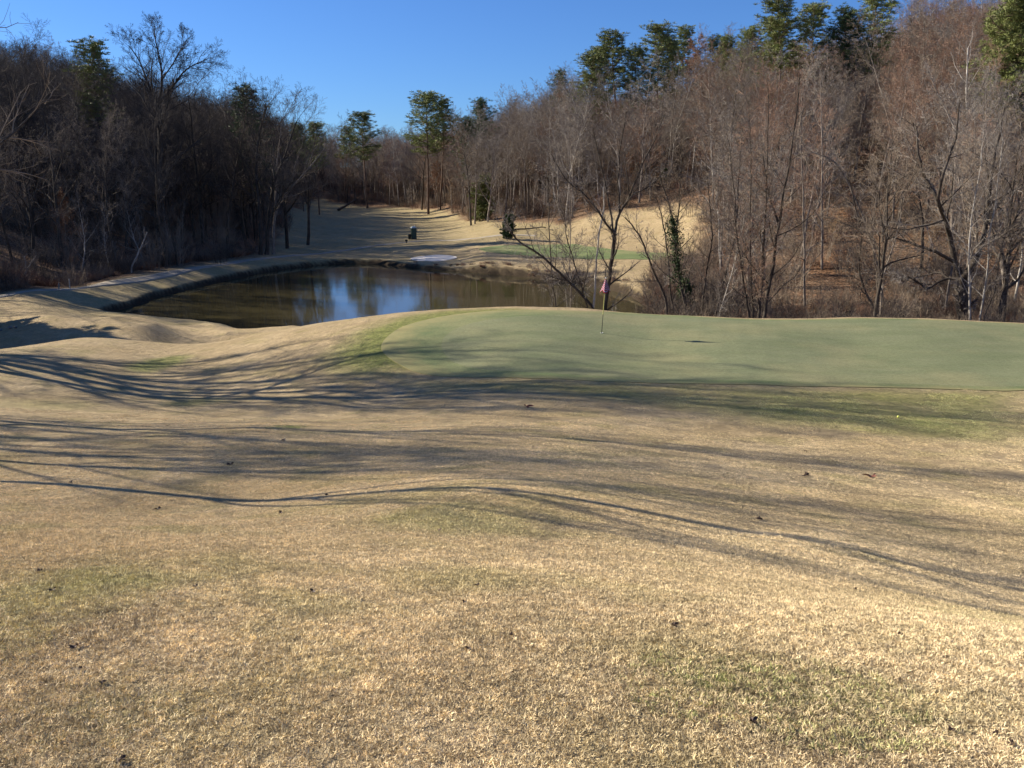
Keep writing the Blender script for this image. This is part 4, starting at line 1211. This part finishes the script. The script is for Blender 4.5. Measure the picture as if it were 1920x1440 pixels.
# thick brush on the creek bank behind the green
for _ in range(720):
    px = gr.uniform(1165, 1990); y = gr.uniform(57, 74)
    if px < 1240: y = gr.uniform(66, 84)
    x = (px - 960) / 1590 * y
    if float(poly_sd([x], [y], POND)[0]) < .4: continue
    dens = 1.35 if px < 1420 else .85
    addb(x, y, gr.uniform(.55, 1.15) * dens, int(gr.choice([0, 1, 2, 3, 4, 5], p=[.24, .24, .16, .08, .10, .18])))
for _ in range(160):   # pond bank under the leaning trees
    px = gr.uniform(1030, 1200); y = gr.uniform(53, 60); x = (px - 960) / 1590 * y
    if float(poly_sd([x], [y], POND)[0]) < .3: continue
    addb(x, y, gr.uniform(.4, .8), int(gr.choice([0, 2, 5])))
for _ in range(420):   # far shore fringe, right part of the pond
    t = gr.random(); k = gr.integers(len(POND)); x, y = POND[k]
    if y < 92 or x < -14: continue
    d = np.array([x, y]) - pc; d /= np.linalg.norm(d)
    x += d[0] * gr.uniform(.2, 2.2) + gr.normal() * 1.0; y += d[1] * gr.uniform(.3, 2.0)
    if float(poly_sd([x], [y], POND)[0]) < .1: continue
    addb(x, y, gr.uniform(.25, .5) * (1.5 if x > 7 else .8), int(gr.choice([0, 1, 4, 5])))
for _ in range(170):   # brush beside the golden slope
    px = gr.uniform(1225, 1330); py = gr.uniform(495, 560); y = gr.uniform(82, 104); x = (px - 960) / 1600 * y
    if float(poly_sd([x], [y], POND)[0]) < .4: continue
    addb(x, y, gr.uniform(.7, 1.3), int(gr.choice([0, 1, 3, 5])))
for _ in range(170):   # thin saplings and bramble over the open leaf litter
    px = gr.uniform(1440, 1960); y = gr.uniform(72, 128); x = (px - 960) / 1605 * y
    addb(x, y, gr.uniform(.6, 1.5), int(gr.choice([0, 1, 2, 3, 3, 3])))
# hillside floor and wood edges
m1 = gr.permutation(len(xs))
for i in m1:
    if right[i] and 1470 < pxs[i] < 1960 and ys[i] < 130 and gr.random() < .6: continue
    for _ in range(3 if right[i] else 2 if (pxs[i] > 0 or ys[i] > 118) else 1): addb(xs[i] + gr.normal() * 2, ys[i] + gr.normal() * 2, gr.uniform(.7, 1.7) * (1.25 if not right[i] else 1), int(gr.choice([0, 1, 2, 3, 3], p=[.3, .2, .2, .2, .1])))
for _ in range(190):   # along the berm, woods side
    t = gr.random(); a = np.array([(-56, 71), (-49, 79), (-45.5, 88), (-43.5, 97), (-42.5, 108), (-40, 122), (-38, 132)]); k = gr.integers(6)
    p = a[k] + (a[k + 1] - a[k]) * t
    addb(p[0] - gr.uniform(.8, 5), p[1] + gr.normal(), gr.uniform(.5, 1.1), int(gr.choice([0, 1, 2, 5, 5])))
PB = np.array(P_); PB[:, 2] = H(PB[:, 0], PB[:, 1]) - .03
keep = (np.minimum(poly_sd(PB[:, 0], PB[:, 1], POND), 9) > .05)
o = scatter('undergrowth', PB[keep], np.array(R_)[keep], np.array(S_)[keep], np.array(I_)[keep], bc)
tag(o, 'tangled brown and russet brush along the creek bank and under the woods', 'undergrowth', kind='stuff')

# ------------------------------------------------------------------ lawn grass near the camera
mgz = NM('grass_blades', .75, .2)
vg = mgz.pos()
at = mgz.n('ShaderNodeAttribute', attribute_name='region', attribute_type='INSTANCER')
at2 = mgz.n('ShaderNodeAttribute', attribute_name='blade')
basec, _ = turf_color(mgz, at.outputs['Color'], at.outputs['Alpha'], vg)
bl = mgz.ramp(at2.outputs['Fac'], [(0, .7), (.3, 1.5), (.7, 2.35), (1, 3.2)])
cl_ = mgz.math('MULTIPLY', mgz.ramp(mgz.noise(vg, 22, 3, .7), [(.3, .62), (.5, 1.0), (.7, 1.38)]), mgz.ramp(mgz.noise(vg, 7, 3, .7), [(.3, .80), (.5, 1.0), (.7, 1.18)]))
hsv = mgz.n('ShaderNodeHueSaturation'); hsv.inputs['Saturation'].default_value = .86
mgz.L.new(mgz.mix(1.0, mgz.mix(1.0, basec, bl, 'MULTIPLY'), cl_, 'MULTIPLY'), hsv.inputs['Color'])
mgz.color(mgz.mix(1.0, hsv.outputs[0], (.99, 1.0, .93), 'MULTIPLY'))
def turf_tile(name, seed, rad=.30, nb=2700, hmin=.007, hmax=.020, wd=.00105):
    g = np.random.default_rng(seed)
    # blades gather in little clumps
    nc = nb // 9
    ca_ = g.uniform(0, 6.28, nc); cr = rad * g.random(nc) ** .5
    cc_ = np.stack([np.cos(ca_) * cr, np.sin(ca_) * cr], 1)
    b = np.repeat(cc_, 9, 0) + g.normal(size=(nc * 9, 2)) * .008
    m_ = len(b)
    cl = np.repeat(g.normal(size=(nc, 2)) * .6, 9, 0)
    D = np.concatenate([cl + g.normal(size=(m_, 2)) * .8, np.ones((m_, 1)) * .8], 1); D /= np.linalg.norm(D, axis=1, keepdims=True)
    L_ = g.uniform(hmin, hmax, (m_, 1))
    b3 = np.concatenate([b, np.full((m_, 1), -.004)], 1)
    mid = b3 + D * L_ * .55
    D2 = D + g.normal(size=(m_, 3)) * .45; D2 /= np.linalg.norm(D2, axis=1, keepdims=True)
    tip = mid + D2 * L_ * .5; tip[:, 2] = np.maximum(tip[:, 2], .001)
    wv = perp(D, g) * wd * g.uniform(.6, 1.3, (m_, 1))
    V_ = np.stack([b3 - wv, b3 + wv, mid + wv * .85, mid - wv * .85, tip + wv * .25, tip - wv * .25], 1).reshape(-1, 3)
    k = np.arange(m_)[:, None] * 6
    Fq = np.concatenate([k + np.array([[0, 1, 2, 3]]), k + np.array([[3, 2, 4, 5]])])
    me = mesh_np(name, V_, Fq, [mgz.m], smooth=True, link=False)
    bv = np.clip(np.repeat(g.random(nc), 9) * .6 + g.random(m_) * .4, 0, 1)
    a = me.attributes.new('blade', 'FLOAT', 'POINT'); a.data.foreach_set('value', np.repeat(bv, 6).astype(np.float32))
    return me
tiles = source_collection('turfsrc', [turf_tile('turf_%d' % i, 40 + i) for i in range(5)])
gg = np.random.default_rng(3)
TX, TY = [], []
def addt(y0, y1, step):
    y = y0
    while y < y1:
        wdt = y * .64 + .5
        for x in np.arange(-wdt, wdt, step):
            TX.append(x + gg.uniform(-.5, .5) * step); TY.append(y + gg.uniform(-.5, .5) * step)
        y += step
addt(1.3, 6, .19); addt(6, 11, .25); addt(11, 25, .36)
TX, TY = np.array(TX), np.array(TY)
_k = gg.random(len(TX)) > np.clip((TY - 11) / 13, 0, 1) ** .8
TX, TY = TX[_k], TY[_k]
TZ = H(TX, TY)
e = .15
nx = -(H(TX + e, TY) - H(TX - e, TY)) / (2 * e); ny = -(H(TX, TY + e) - H(TX, TY - e)) / (2 * e)
rot = np.stack([-np.arctan(ny), np.arctan(nx), np.zeros(len(TX))], 1)   # lay each tile on the slope
sc_ = gg.uniform(.85, 1.25, len(TX)) * np.where(TY > 11, 1.2, 1.0)
mr, mg_, mb_, ma_ = masks(TX, TY)
tall = 1 + .7 * np.maximum(mr, 0) + gg.uniform(-.15, .5, len(TX)) * (np.maximum(ma_, 0) > .4) + .25 * hnoise(TX * 1.9, TY * 1.9)
o = scatter('lawn_grass', np.stack([TX, TY, TZ], 1), rot, np.stack([sc_, sc_, sc_ * np.clip(tall, .6, 2)], 1), gg.integers(0, 5, len(TX)), tiles, {'region': np.stack([mr, mg_, mb_, ma_], 1)})
tag(o, 'short dormant straw coloured lawn grass on the near slope', 'grass', kind='stuff')
print('turf tiles', len(TX))

# ------------------------------------------------------------------ small things
def pm(name, c, rough=.6, spec=.3):
    m = NM(name, rough, spec)
    m.color(m.mix(m.noise(m.pos(obj=True), 6, 3), tuple(q * .85 for q in c), tuple(min(1, q * 1.12) for q in c))); return m.m
def lathe(prof, seg=16, c=(0, 0, 0)):
    prof = np.array(prof, float); a = np.arange(seg) * 2 * np.pi / seg
    V_ = np.stack([prof[:, 0, None] * np.cos(a) + c[0], prof[:, 0, None] * np.sin(a) + c[1], np.repeat(prof[:, 1, None], seg, 1) + c[2]], -1).reshape(-1, 3)
    k = len(prof); i = np.arange(k - 1)[:, None] * seg; j = np.arange(seg)[None]; jn = (j + 1) % seg
    return V_, np.stack([i + j, i + jn, i + seg + jn, i + seg + j], -1).reshape(-1, 4)
def boxv(x0, x1, y0, y1, z0, z1):
    V_ = np.array([(x, y, z) for z in (z0, z1) for y in (y0, y1) for x in (x0, x1)], float)
    return V_, np.array([(0, 2, 3, 1), (4, 5, 7, 6), (0, 1, 5, 4), (2, 6, 7, 3), (0, 4, 6, 2), (1, 3, 7, 5)])
def cat_(*vf):
    Vs, Fs, b = [], [], 0
    for V_, F_ in vf: Vs.append(V_); Fs.append(F_ + b); b += len(V_)
    return np.concatenate(Vs), np.concatenate(Fs)
def bev(o, w_):
    m = o.modifiers.new('bevel', 'BEVEL'); m.width = w_; m.segments = 2; m.limit_method = 'ANGLE'; return o

# flagstick
bx, by, bz = G(1128, 625)
bz += .019
root = empty('flagstick', (bx, by, bz))
tag(root, 'yellow and black golf flagstick standing in the hole on the near green', 'flagstick')
top = Vector(P(1136, 521, by)) - Vector((bx, by, bz))
def rodpts(t0, t1, r0, r1, k=5):
    return ([tuple(top * (t0 + (t1 - t0) * i / k)) for i in range(k + 1)], [r0 + (r1 - r0) * i / k for i in range(k + 1)])
for nm, t0, t1, c in (('lower_rod', -.02, .34, (.05, .05, .035)), ('upper_rod', .34, .985, (.55, .50, .16))):
    p_, r__ = rodpts(t0, t1, .016, .011)
    V_, F_ = build_tubes([(8, p_, r__)]); mesh_np(nm, V_, F_, [pm(nm + '_paint', c, .4)], root)
V_, F_ = lathe([(.0, .02), (.018, .012), (.02, -.01), (.012, -.03), (0, -.035)], 10, tuple(top)); mesh_np('knob', V_, F_, [pm('knob_white', (.8, .78, .75), .4)], root)
V_, F_ = lathe([(.0, -.08), (.05, -.08), (.054, .006), (.060, .008), (.060, .0)], 18); mesh_np('cup_liner', V_, F_, [pm('cup_white', (.75, .75, .70), .5)], root)
# draped striped cloth
mf = NM('flag_cloth', .85, .2)
uvn = mf.n('ShaderNodeUVMap'); uvn.uv_map = 'UVMap'
sx_ = mf.n('ShaderNodeSeparateXYZ'); mf.L.new(uvn.outputs[0], sx_.inputs[0])
stripe = mf.math('GREATER_THAN', mf.math('FRACT', mf.math('MULTIPLY', sx_.outputs[1], 6.5)), .5)
canton = mf.math('MULTIPLY', mf.math('LESS_THAN', sx_.outputs[0], .42), mf.math('GREATER_THAN', sx_.outputs[1], .46))
cc = mf.mix(stripe, (.28, .005, .02), (.36, .30, .34))
cc = mf.mix(canton, cc, (.035, .05, .20)); mf.color(cc)
nu, nv = 30, 18
V_, uvs = [], []
for j in range(nv + 1):
    v0 = j / nv
    for i in range(nu + 1):
        u0 = i / nu
        # hangs from the stick, gathered into folds, the fly end sagging
        drop = u0 * .17
        fold = math.sin(u0 * 15) * .035 * (.25 + u0)
        a_ = .6 + u0 * 5.6
        rad = (.018 + .185 * (1 - v0) ** 1.15 * (.55 + .45 * u0)) * (1 + .28 * math.sin(u0 * 19 + v0))
        x = math.cos(a_) * rad; y = math.sin(a_) * rad * .8; drop = .05 * u0 + .05 * math.sin(u0 * 19) * (1 - v0)
        t = .985 - (1 - v0) * .215
        c = top * t
        V_.append((c.x + x, c.y + y, c.z - drop * (1.05 - .3 * v0) + .01 * math.sin(u0 * 9 + v0 * 4)))
        uvs.append((u0, v0))
F_ = [(j * (nu + 1) + i, j * (nu + 1) + i + 1, (j + 1) * (nu + 1) + i + 1, (j + 1) * (nu + 1) + i) for j in range(nv) for i in range(nu)]
fl_ = mesh_np('flag', V_, F_, [mf.m], root)
uv = fl_.data.uv_layers.new(name='UVMap')
li = np.empty(len(fl_.data.loops), np.int32); fl_.data.loops.foreach_get('vertex_index', li)
uv.data.foreach_set('uv', np.array(uvs, np.float32)[li].ravel())
m_ = fl_.modifiers.new('thick', 'SOLIDIFY'); m_.thickness = .002
fl_['label'] = 'limp red, white and blue striped flag'

# golf ball
x, y, z = G(1684, 784)
V_, F_ = lathe([(.0001, 0)] + [(.0225 * math.sin(a), .0225 * (1 - math.cos(a))) for a in np.linspace(.2, 3.0, 9)] + [(.0001, .045)], 14)
o = mesh_np('golf_ball', V_ * 1.3, F_, [pm('ball_yellow', (.85, .85, .18), .35)]); o.location = (x, y, z + .005)
tag(o, 'yellow golf ball lying on the apron in front of the green', 'golf ball')

# fallen leaves on the lawn
def leaf(px, py, s, lab, mat, rz):
    x, y, z = G(px, py)
    g = np.random.default_rng(int(px))
    outl = []
    for k in range(22):
        a = k / 22 * 6.283; r_0 = s * (1 + .45 * math.cos(5 * a)) * (.75 + .25 * math.cos(a))
        outl.append((r_0 * math.cos(a), r_0 * math.sin(a) * .75, .25 * s * math.sin(2 * a + 1) + .35 * s))
    V2 = [(0, 0, .1 * s)] + outl
    V2 += [(a, b, c - .003) for a, b, c in V2]
    F2 = [(0, k + 1, (k + 1) % 22 + 1) for k in range(22)] + [(23, (k + 1) % 22 + 24, k + 24) for k in range(22)]
    me = bpy.data.meshes.new('fallen_leaf'); me.from_pydata(V2, [], F2); me.materials.append(mat)
    o = mobj('fallen_leaf', me); o.location = (x, y, z + .01); o.rotation_euler = (.1, .15, rz)
    st = V2[0]
    tag(o, lab, 'leaf', 'crumbs of dry leaf on the lawn' if lab.startswith('small dark crumb') else 'fallen leaves on the lawn'); return o
LR = pm('leaf_red_brown', (.16, .05, .03), .6); LB = pm('leaf_dark_brown', (.075, .045, .028), .6); LT = pm('leaf_tan', (.42, .30, .18), .6)
for i, (px, py, s, mat, lab) in enumerate([
  (987, 764, .12, LR, 'reddish brown leaf lying alone just in front of the green'),
  (531, 827, .05, LT, 'pale curled leaf below the small green tuft'), (433, 873, .07, LB, 'dark leaf on the shaded middle of the lawn'),
  (297, 956, .045, LB, 'dark leaf just under the long thin shadow at left'), (527, 963, .035, LB, 'small dark leaf below the long shadow left of centre'),
  (822, 996, .02, LT, 'pale speck of leaf on the greenish hump'), (1425, 976, .045, LB, 'dark leaf within the shadow bands at right'),
  (1635, 896, .10, LR, 'brown leaf on the sunlit band below the apron'), (1512, 893, .08, LB, 'dark leaf left of the sunlit band'),
  (586, 1112, .02, LB, 'tiny dark leaf on the near lawn left of centre'), (1263, 1176, .018, LB, 'dark leaf on the near lawn right of centre'),
  (1689, 1194, .016, LB, 'small dark leaf on the bright near lawn at right'), (141, 1218, .022, LB, 'dark leaf under the worn divot patch'),
  (149, 1213, .012, LT, 'white crumb of leaf beside the dark leaf at the worn patch'), (877, 1220, .014, LB, 'dark leaf at the middle of the near lawn'),
  (1410, 1358, .018, LB, 'dark clump of leaf below the green tuft patch'), (1785, 1374, .014, LB, 'dark leaf near the lower right patch'),
  (100, 1110, .022, LB, 'thin dark leaf above the worn patch at left'), (230, 1428, .016, LB, 'dark leaf at the bottom left edge')]):
    leaf(px, py, s, lab, mat, i * 1.3)

for i in range(14):   # unremarkable specks, nothing tells them apart
    px = rnd.uniform(20, 1900); py = rnd.uniform(790, 1400)
    leaf(px, py, .012 + .035 * max(0, (1150 - py) / 400) if py < 1150 else rnd.uniform(.008, .015), 'small dark crumb of dry leaf scattered on the straw coloured lawn', LB, rnd.uniform(0, 6))

# portable toilet on the fairway, small bin beside it
x, y, z = G(776, 448)
root = empty('portable_toilet', (x, y, z), .3)
tag(root, 'dark green portable toilet with a pale roof on the fairway', 'portable toilet')
root.scale = (.82, .82, .95)
MGN = pm('toilet_green', (.022, .055, .042), .5); MWH = pm('toilet_roof', (.45, .52, .50), .5); MDK = pm('toilet_dark', (.03, .035, .03), .6)
bev(mesh_np('base_skid', *boxv(-.58, .58, -.58, .58, -.05, .14), [MDK], root, smooth=False), .02)
body = bev(mesh_np('body', *boxv(-.55, .55, -.55, .55, .14, 2.05), [MGN], root, smooth=False), .05)
bev(mesh_np('door', *boxv(-.42, .42, -.585, -.552, .20, 1.95), [pm('toilet_door', (.03, .07, .055), .5)], root, smooth=False), .01)
mesh_np('door_handle', *boxv(.28, .34, -.62, -.588, 1.0, 1.16), [MDK], root, smooth=False)
mesh_np('side_rib', *cat_(*[boxv(.552, .575, k - .04, k + .04, .2, 1.95) for k in (-.35, 0, .35)], *[boxv(-.575, -.552, k - .04, k + .04, .2, 1.95) for k in (-.35, 0, .35)]), [MGN], root, smooth=False)
V_, F_ = lathe([(.80, 2.05), (.80, 2.12), (.68, 2.25), (.40, 2.36), (.001, 2.40)], 4)
a_ = math.pi / 4; V_ = np.stack([V_[:, 0] * math.cos(a_) - V_[:, 1] * math.sin(a_), V_[:, 0] * math.sin(a_) + V_[:, 1] * math.cos(a_), V_[:, 2]], 1)
bev(mesh_np('roof', V_, F_, [MWH], root, smooth=False), .03)
V_, F_ = lathe([(.05, 2.2), (.05, 2.55), (.001, 2.56)], 10, (.3, .3, 0)); mesh_np('vent_pipe', V_, F_, [MWH], root)
root = empty('waste_bin', (x - .72, y - .4, z))
tag(root, 'small dark round bin at the left foot of the portable toilet', 'bin')
V_, F_ = lathe([(.001, 0), (.24, 0), (.30, .78), (.30, .8)], 16); mesh_np('barrel', V_, F_, [MDK], root)
V_, F_ = lathe([(.32, .78), (.32, .84), (.2, .92), (.001, .94)], 16); mesh_np('lid', V_, F_, [MDK], root)
x, y, z = G(762, 456)
root = empty('tee_sign', (x, y, z)); tag(root, 'tiny dark marker post beside the path below the portable toilet', 'marker')
mesh_np('post', *boxv(-.06, .06, -.06, .06, -.1, .55), [MDK], root, smooth=False)
bev(mesh_np('head', *boxv(-.22, .22, -.09, .09, .3, .62), [MDK], root, smooth=False), .03)

# fallen log at the back of the fairway, posts on the berm, rocks by the path end
def log(name, a, b, r0, r1, lab, mat, stubs=3):
    a = Vector(a); b = Vector(b); r = random.Random(4)
    pts = [tuple(a.lerp(b, i / 8) - a + Vector((r.gauss(0, .04), 0, r.gauss(0, .04)))) for i in range(9)]
    ln = [(10, pts, [r0 + (r1 - r0) * i / 8 for i in range(9)])]
    root = empty(name, a); V_, F_ = build_tubes(ln); mesh_np('trunk', V_, F_, [mat], root)
    st = []
    for k in range(stubs):
        p = Vector(pts[3 + k * 2]); d = Vector((r.uniform(-.5, .5), r.uniform(-.6, .2), 1)).normalized()
        st.append((5, [tuple(p + d * s * .4) for s in range(4)], [.06, .05, .04, .02]))
    V_, F_ = build_tubes(st); mesh_np('branch_stub', V_, F_, [mat], root)
    tag(root, lab, 'log')
g0 = P(634, 388, 292); g1 = P(668, 368, 300)
log('fallen_log', (g0[0], g0[1], h1(g0[0], g0[1]) + .3), (g1[0], g1[1], h1(g1[0], g1[1]) + 3.0), .45, .25, 'dark fallen log lying diagonally up the bank at the back of the fairway', BK_DARK)
x, y, _ = P(960, 436, 152); x2 = x + 6
log('fallen_log', (x, y, h1(x, y) + .2), (x2, y + 1, h1(x2, y + 1) + .25), .16, .08, 'thin fallen pole on the grass beside the small cedar', BK_DARK)
x, y, _ = P(1046, 414, 160)
log('fallen_log', (x, y, h1(x, y) + .2), (x + 2.6, y + .5, h1(x + 2.6, y + .5) + .3), .16, .12, 'short whitish log at the wood edge above the distant green', BK_PALE, 1)
for px, py, Y, hh, lab in ((111, 545, 82, .65, 'short weathered post behind the berm, left of two'), (131, 541, 84, 1.0, 'taller weathered post behind the berm, right of two')):
    x, y, _ = P(px, py, Y); z = h1(x, y)
    V_, F_ = lathe([(.06, -.2), (.055, hh * .5), (.05, hh), (.03, hh + .03), (.001, hh + .035)], 9)
    o = mesh_np('wooden_post', V_, F_, [BK_PALE]); o.location = (x, y, z); o.rotation_euler = (.03, .05, 0)
    tag(o, lab, 'post')
MRK = pm('rock_grey', (.20, .18, .16), .85)
for i, (dx, dy, s) in enumerate([(0, 0, .35), (.55, .3, .28), (-.5, .35, .3), (1.05, .1, .22)]):
    g = np.random.default_rng(i); V_, F_ = lathe([(.001, -.5), (.6, -.42), (1, 0), (.75, .45), (.001, .62)], 9)
    V_ = V_ * (1 + g.normal(size=V_.shape) * .10) * s * .5
    x, y = -35.0 + dx, 57.6 + dy
    o = mesh_np('rock', V_, F_, [MRK], smooth=False); o.location = (x, y, h1(x, y) + .08); o.rotation_euler = (.2 * i, .1, i)
    tag(o, 'small grey rock in the row at the end of the near cart path', 'rock', 'rocks at the end of the cart path')
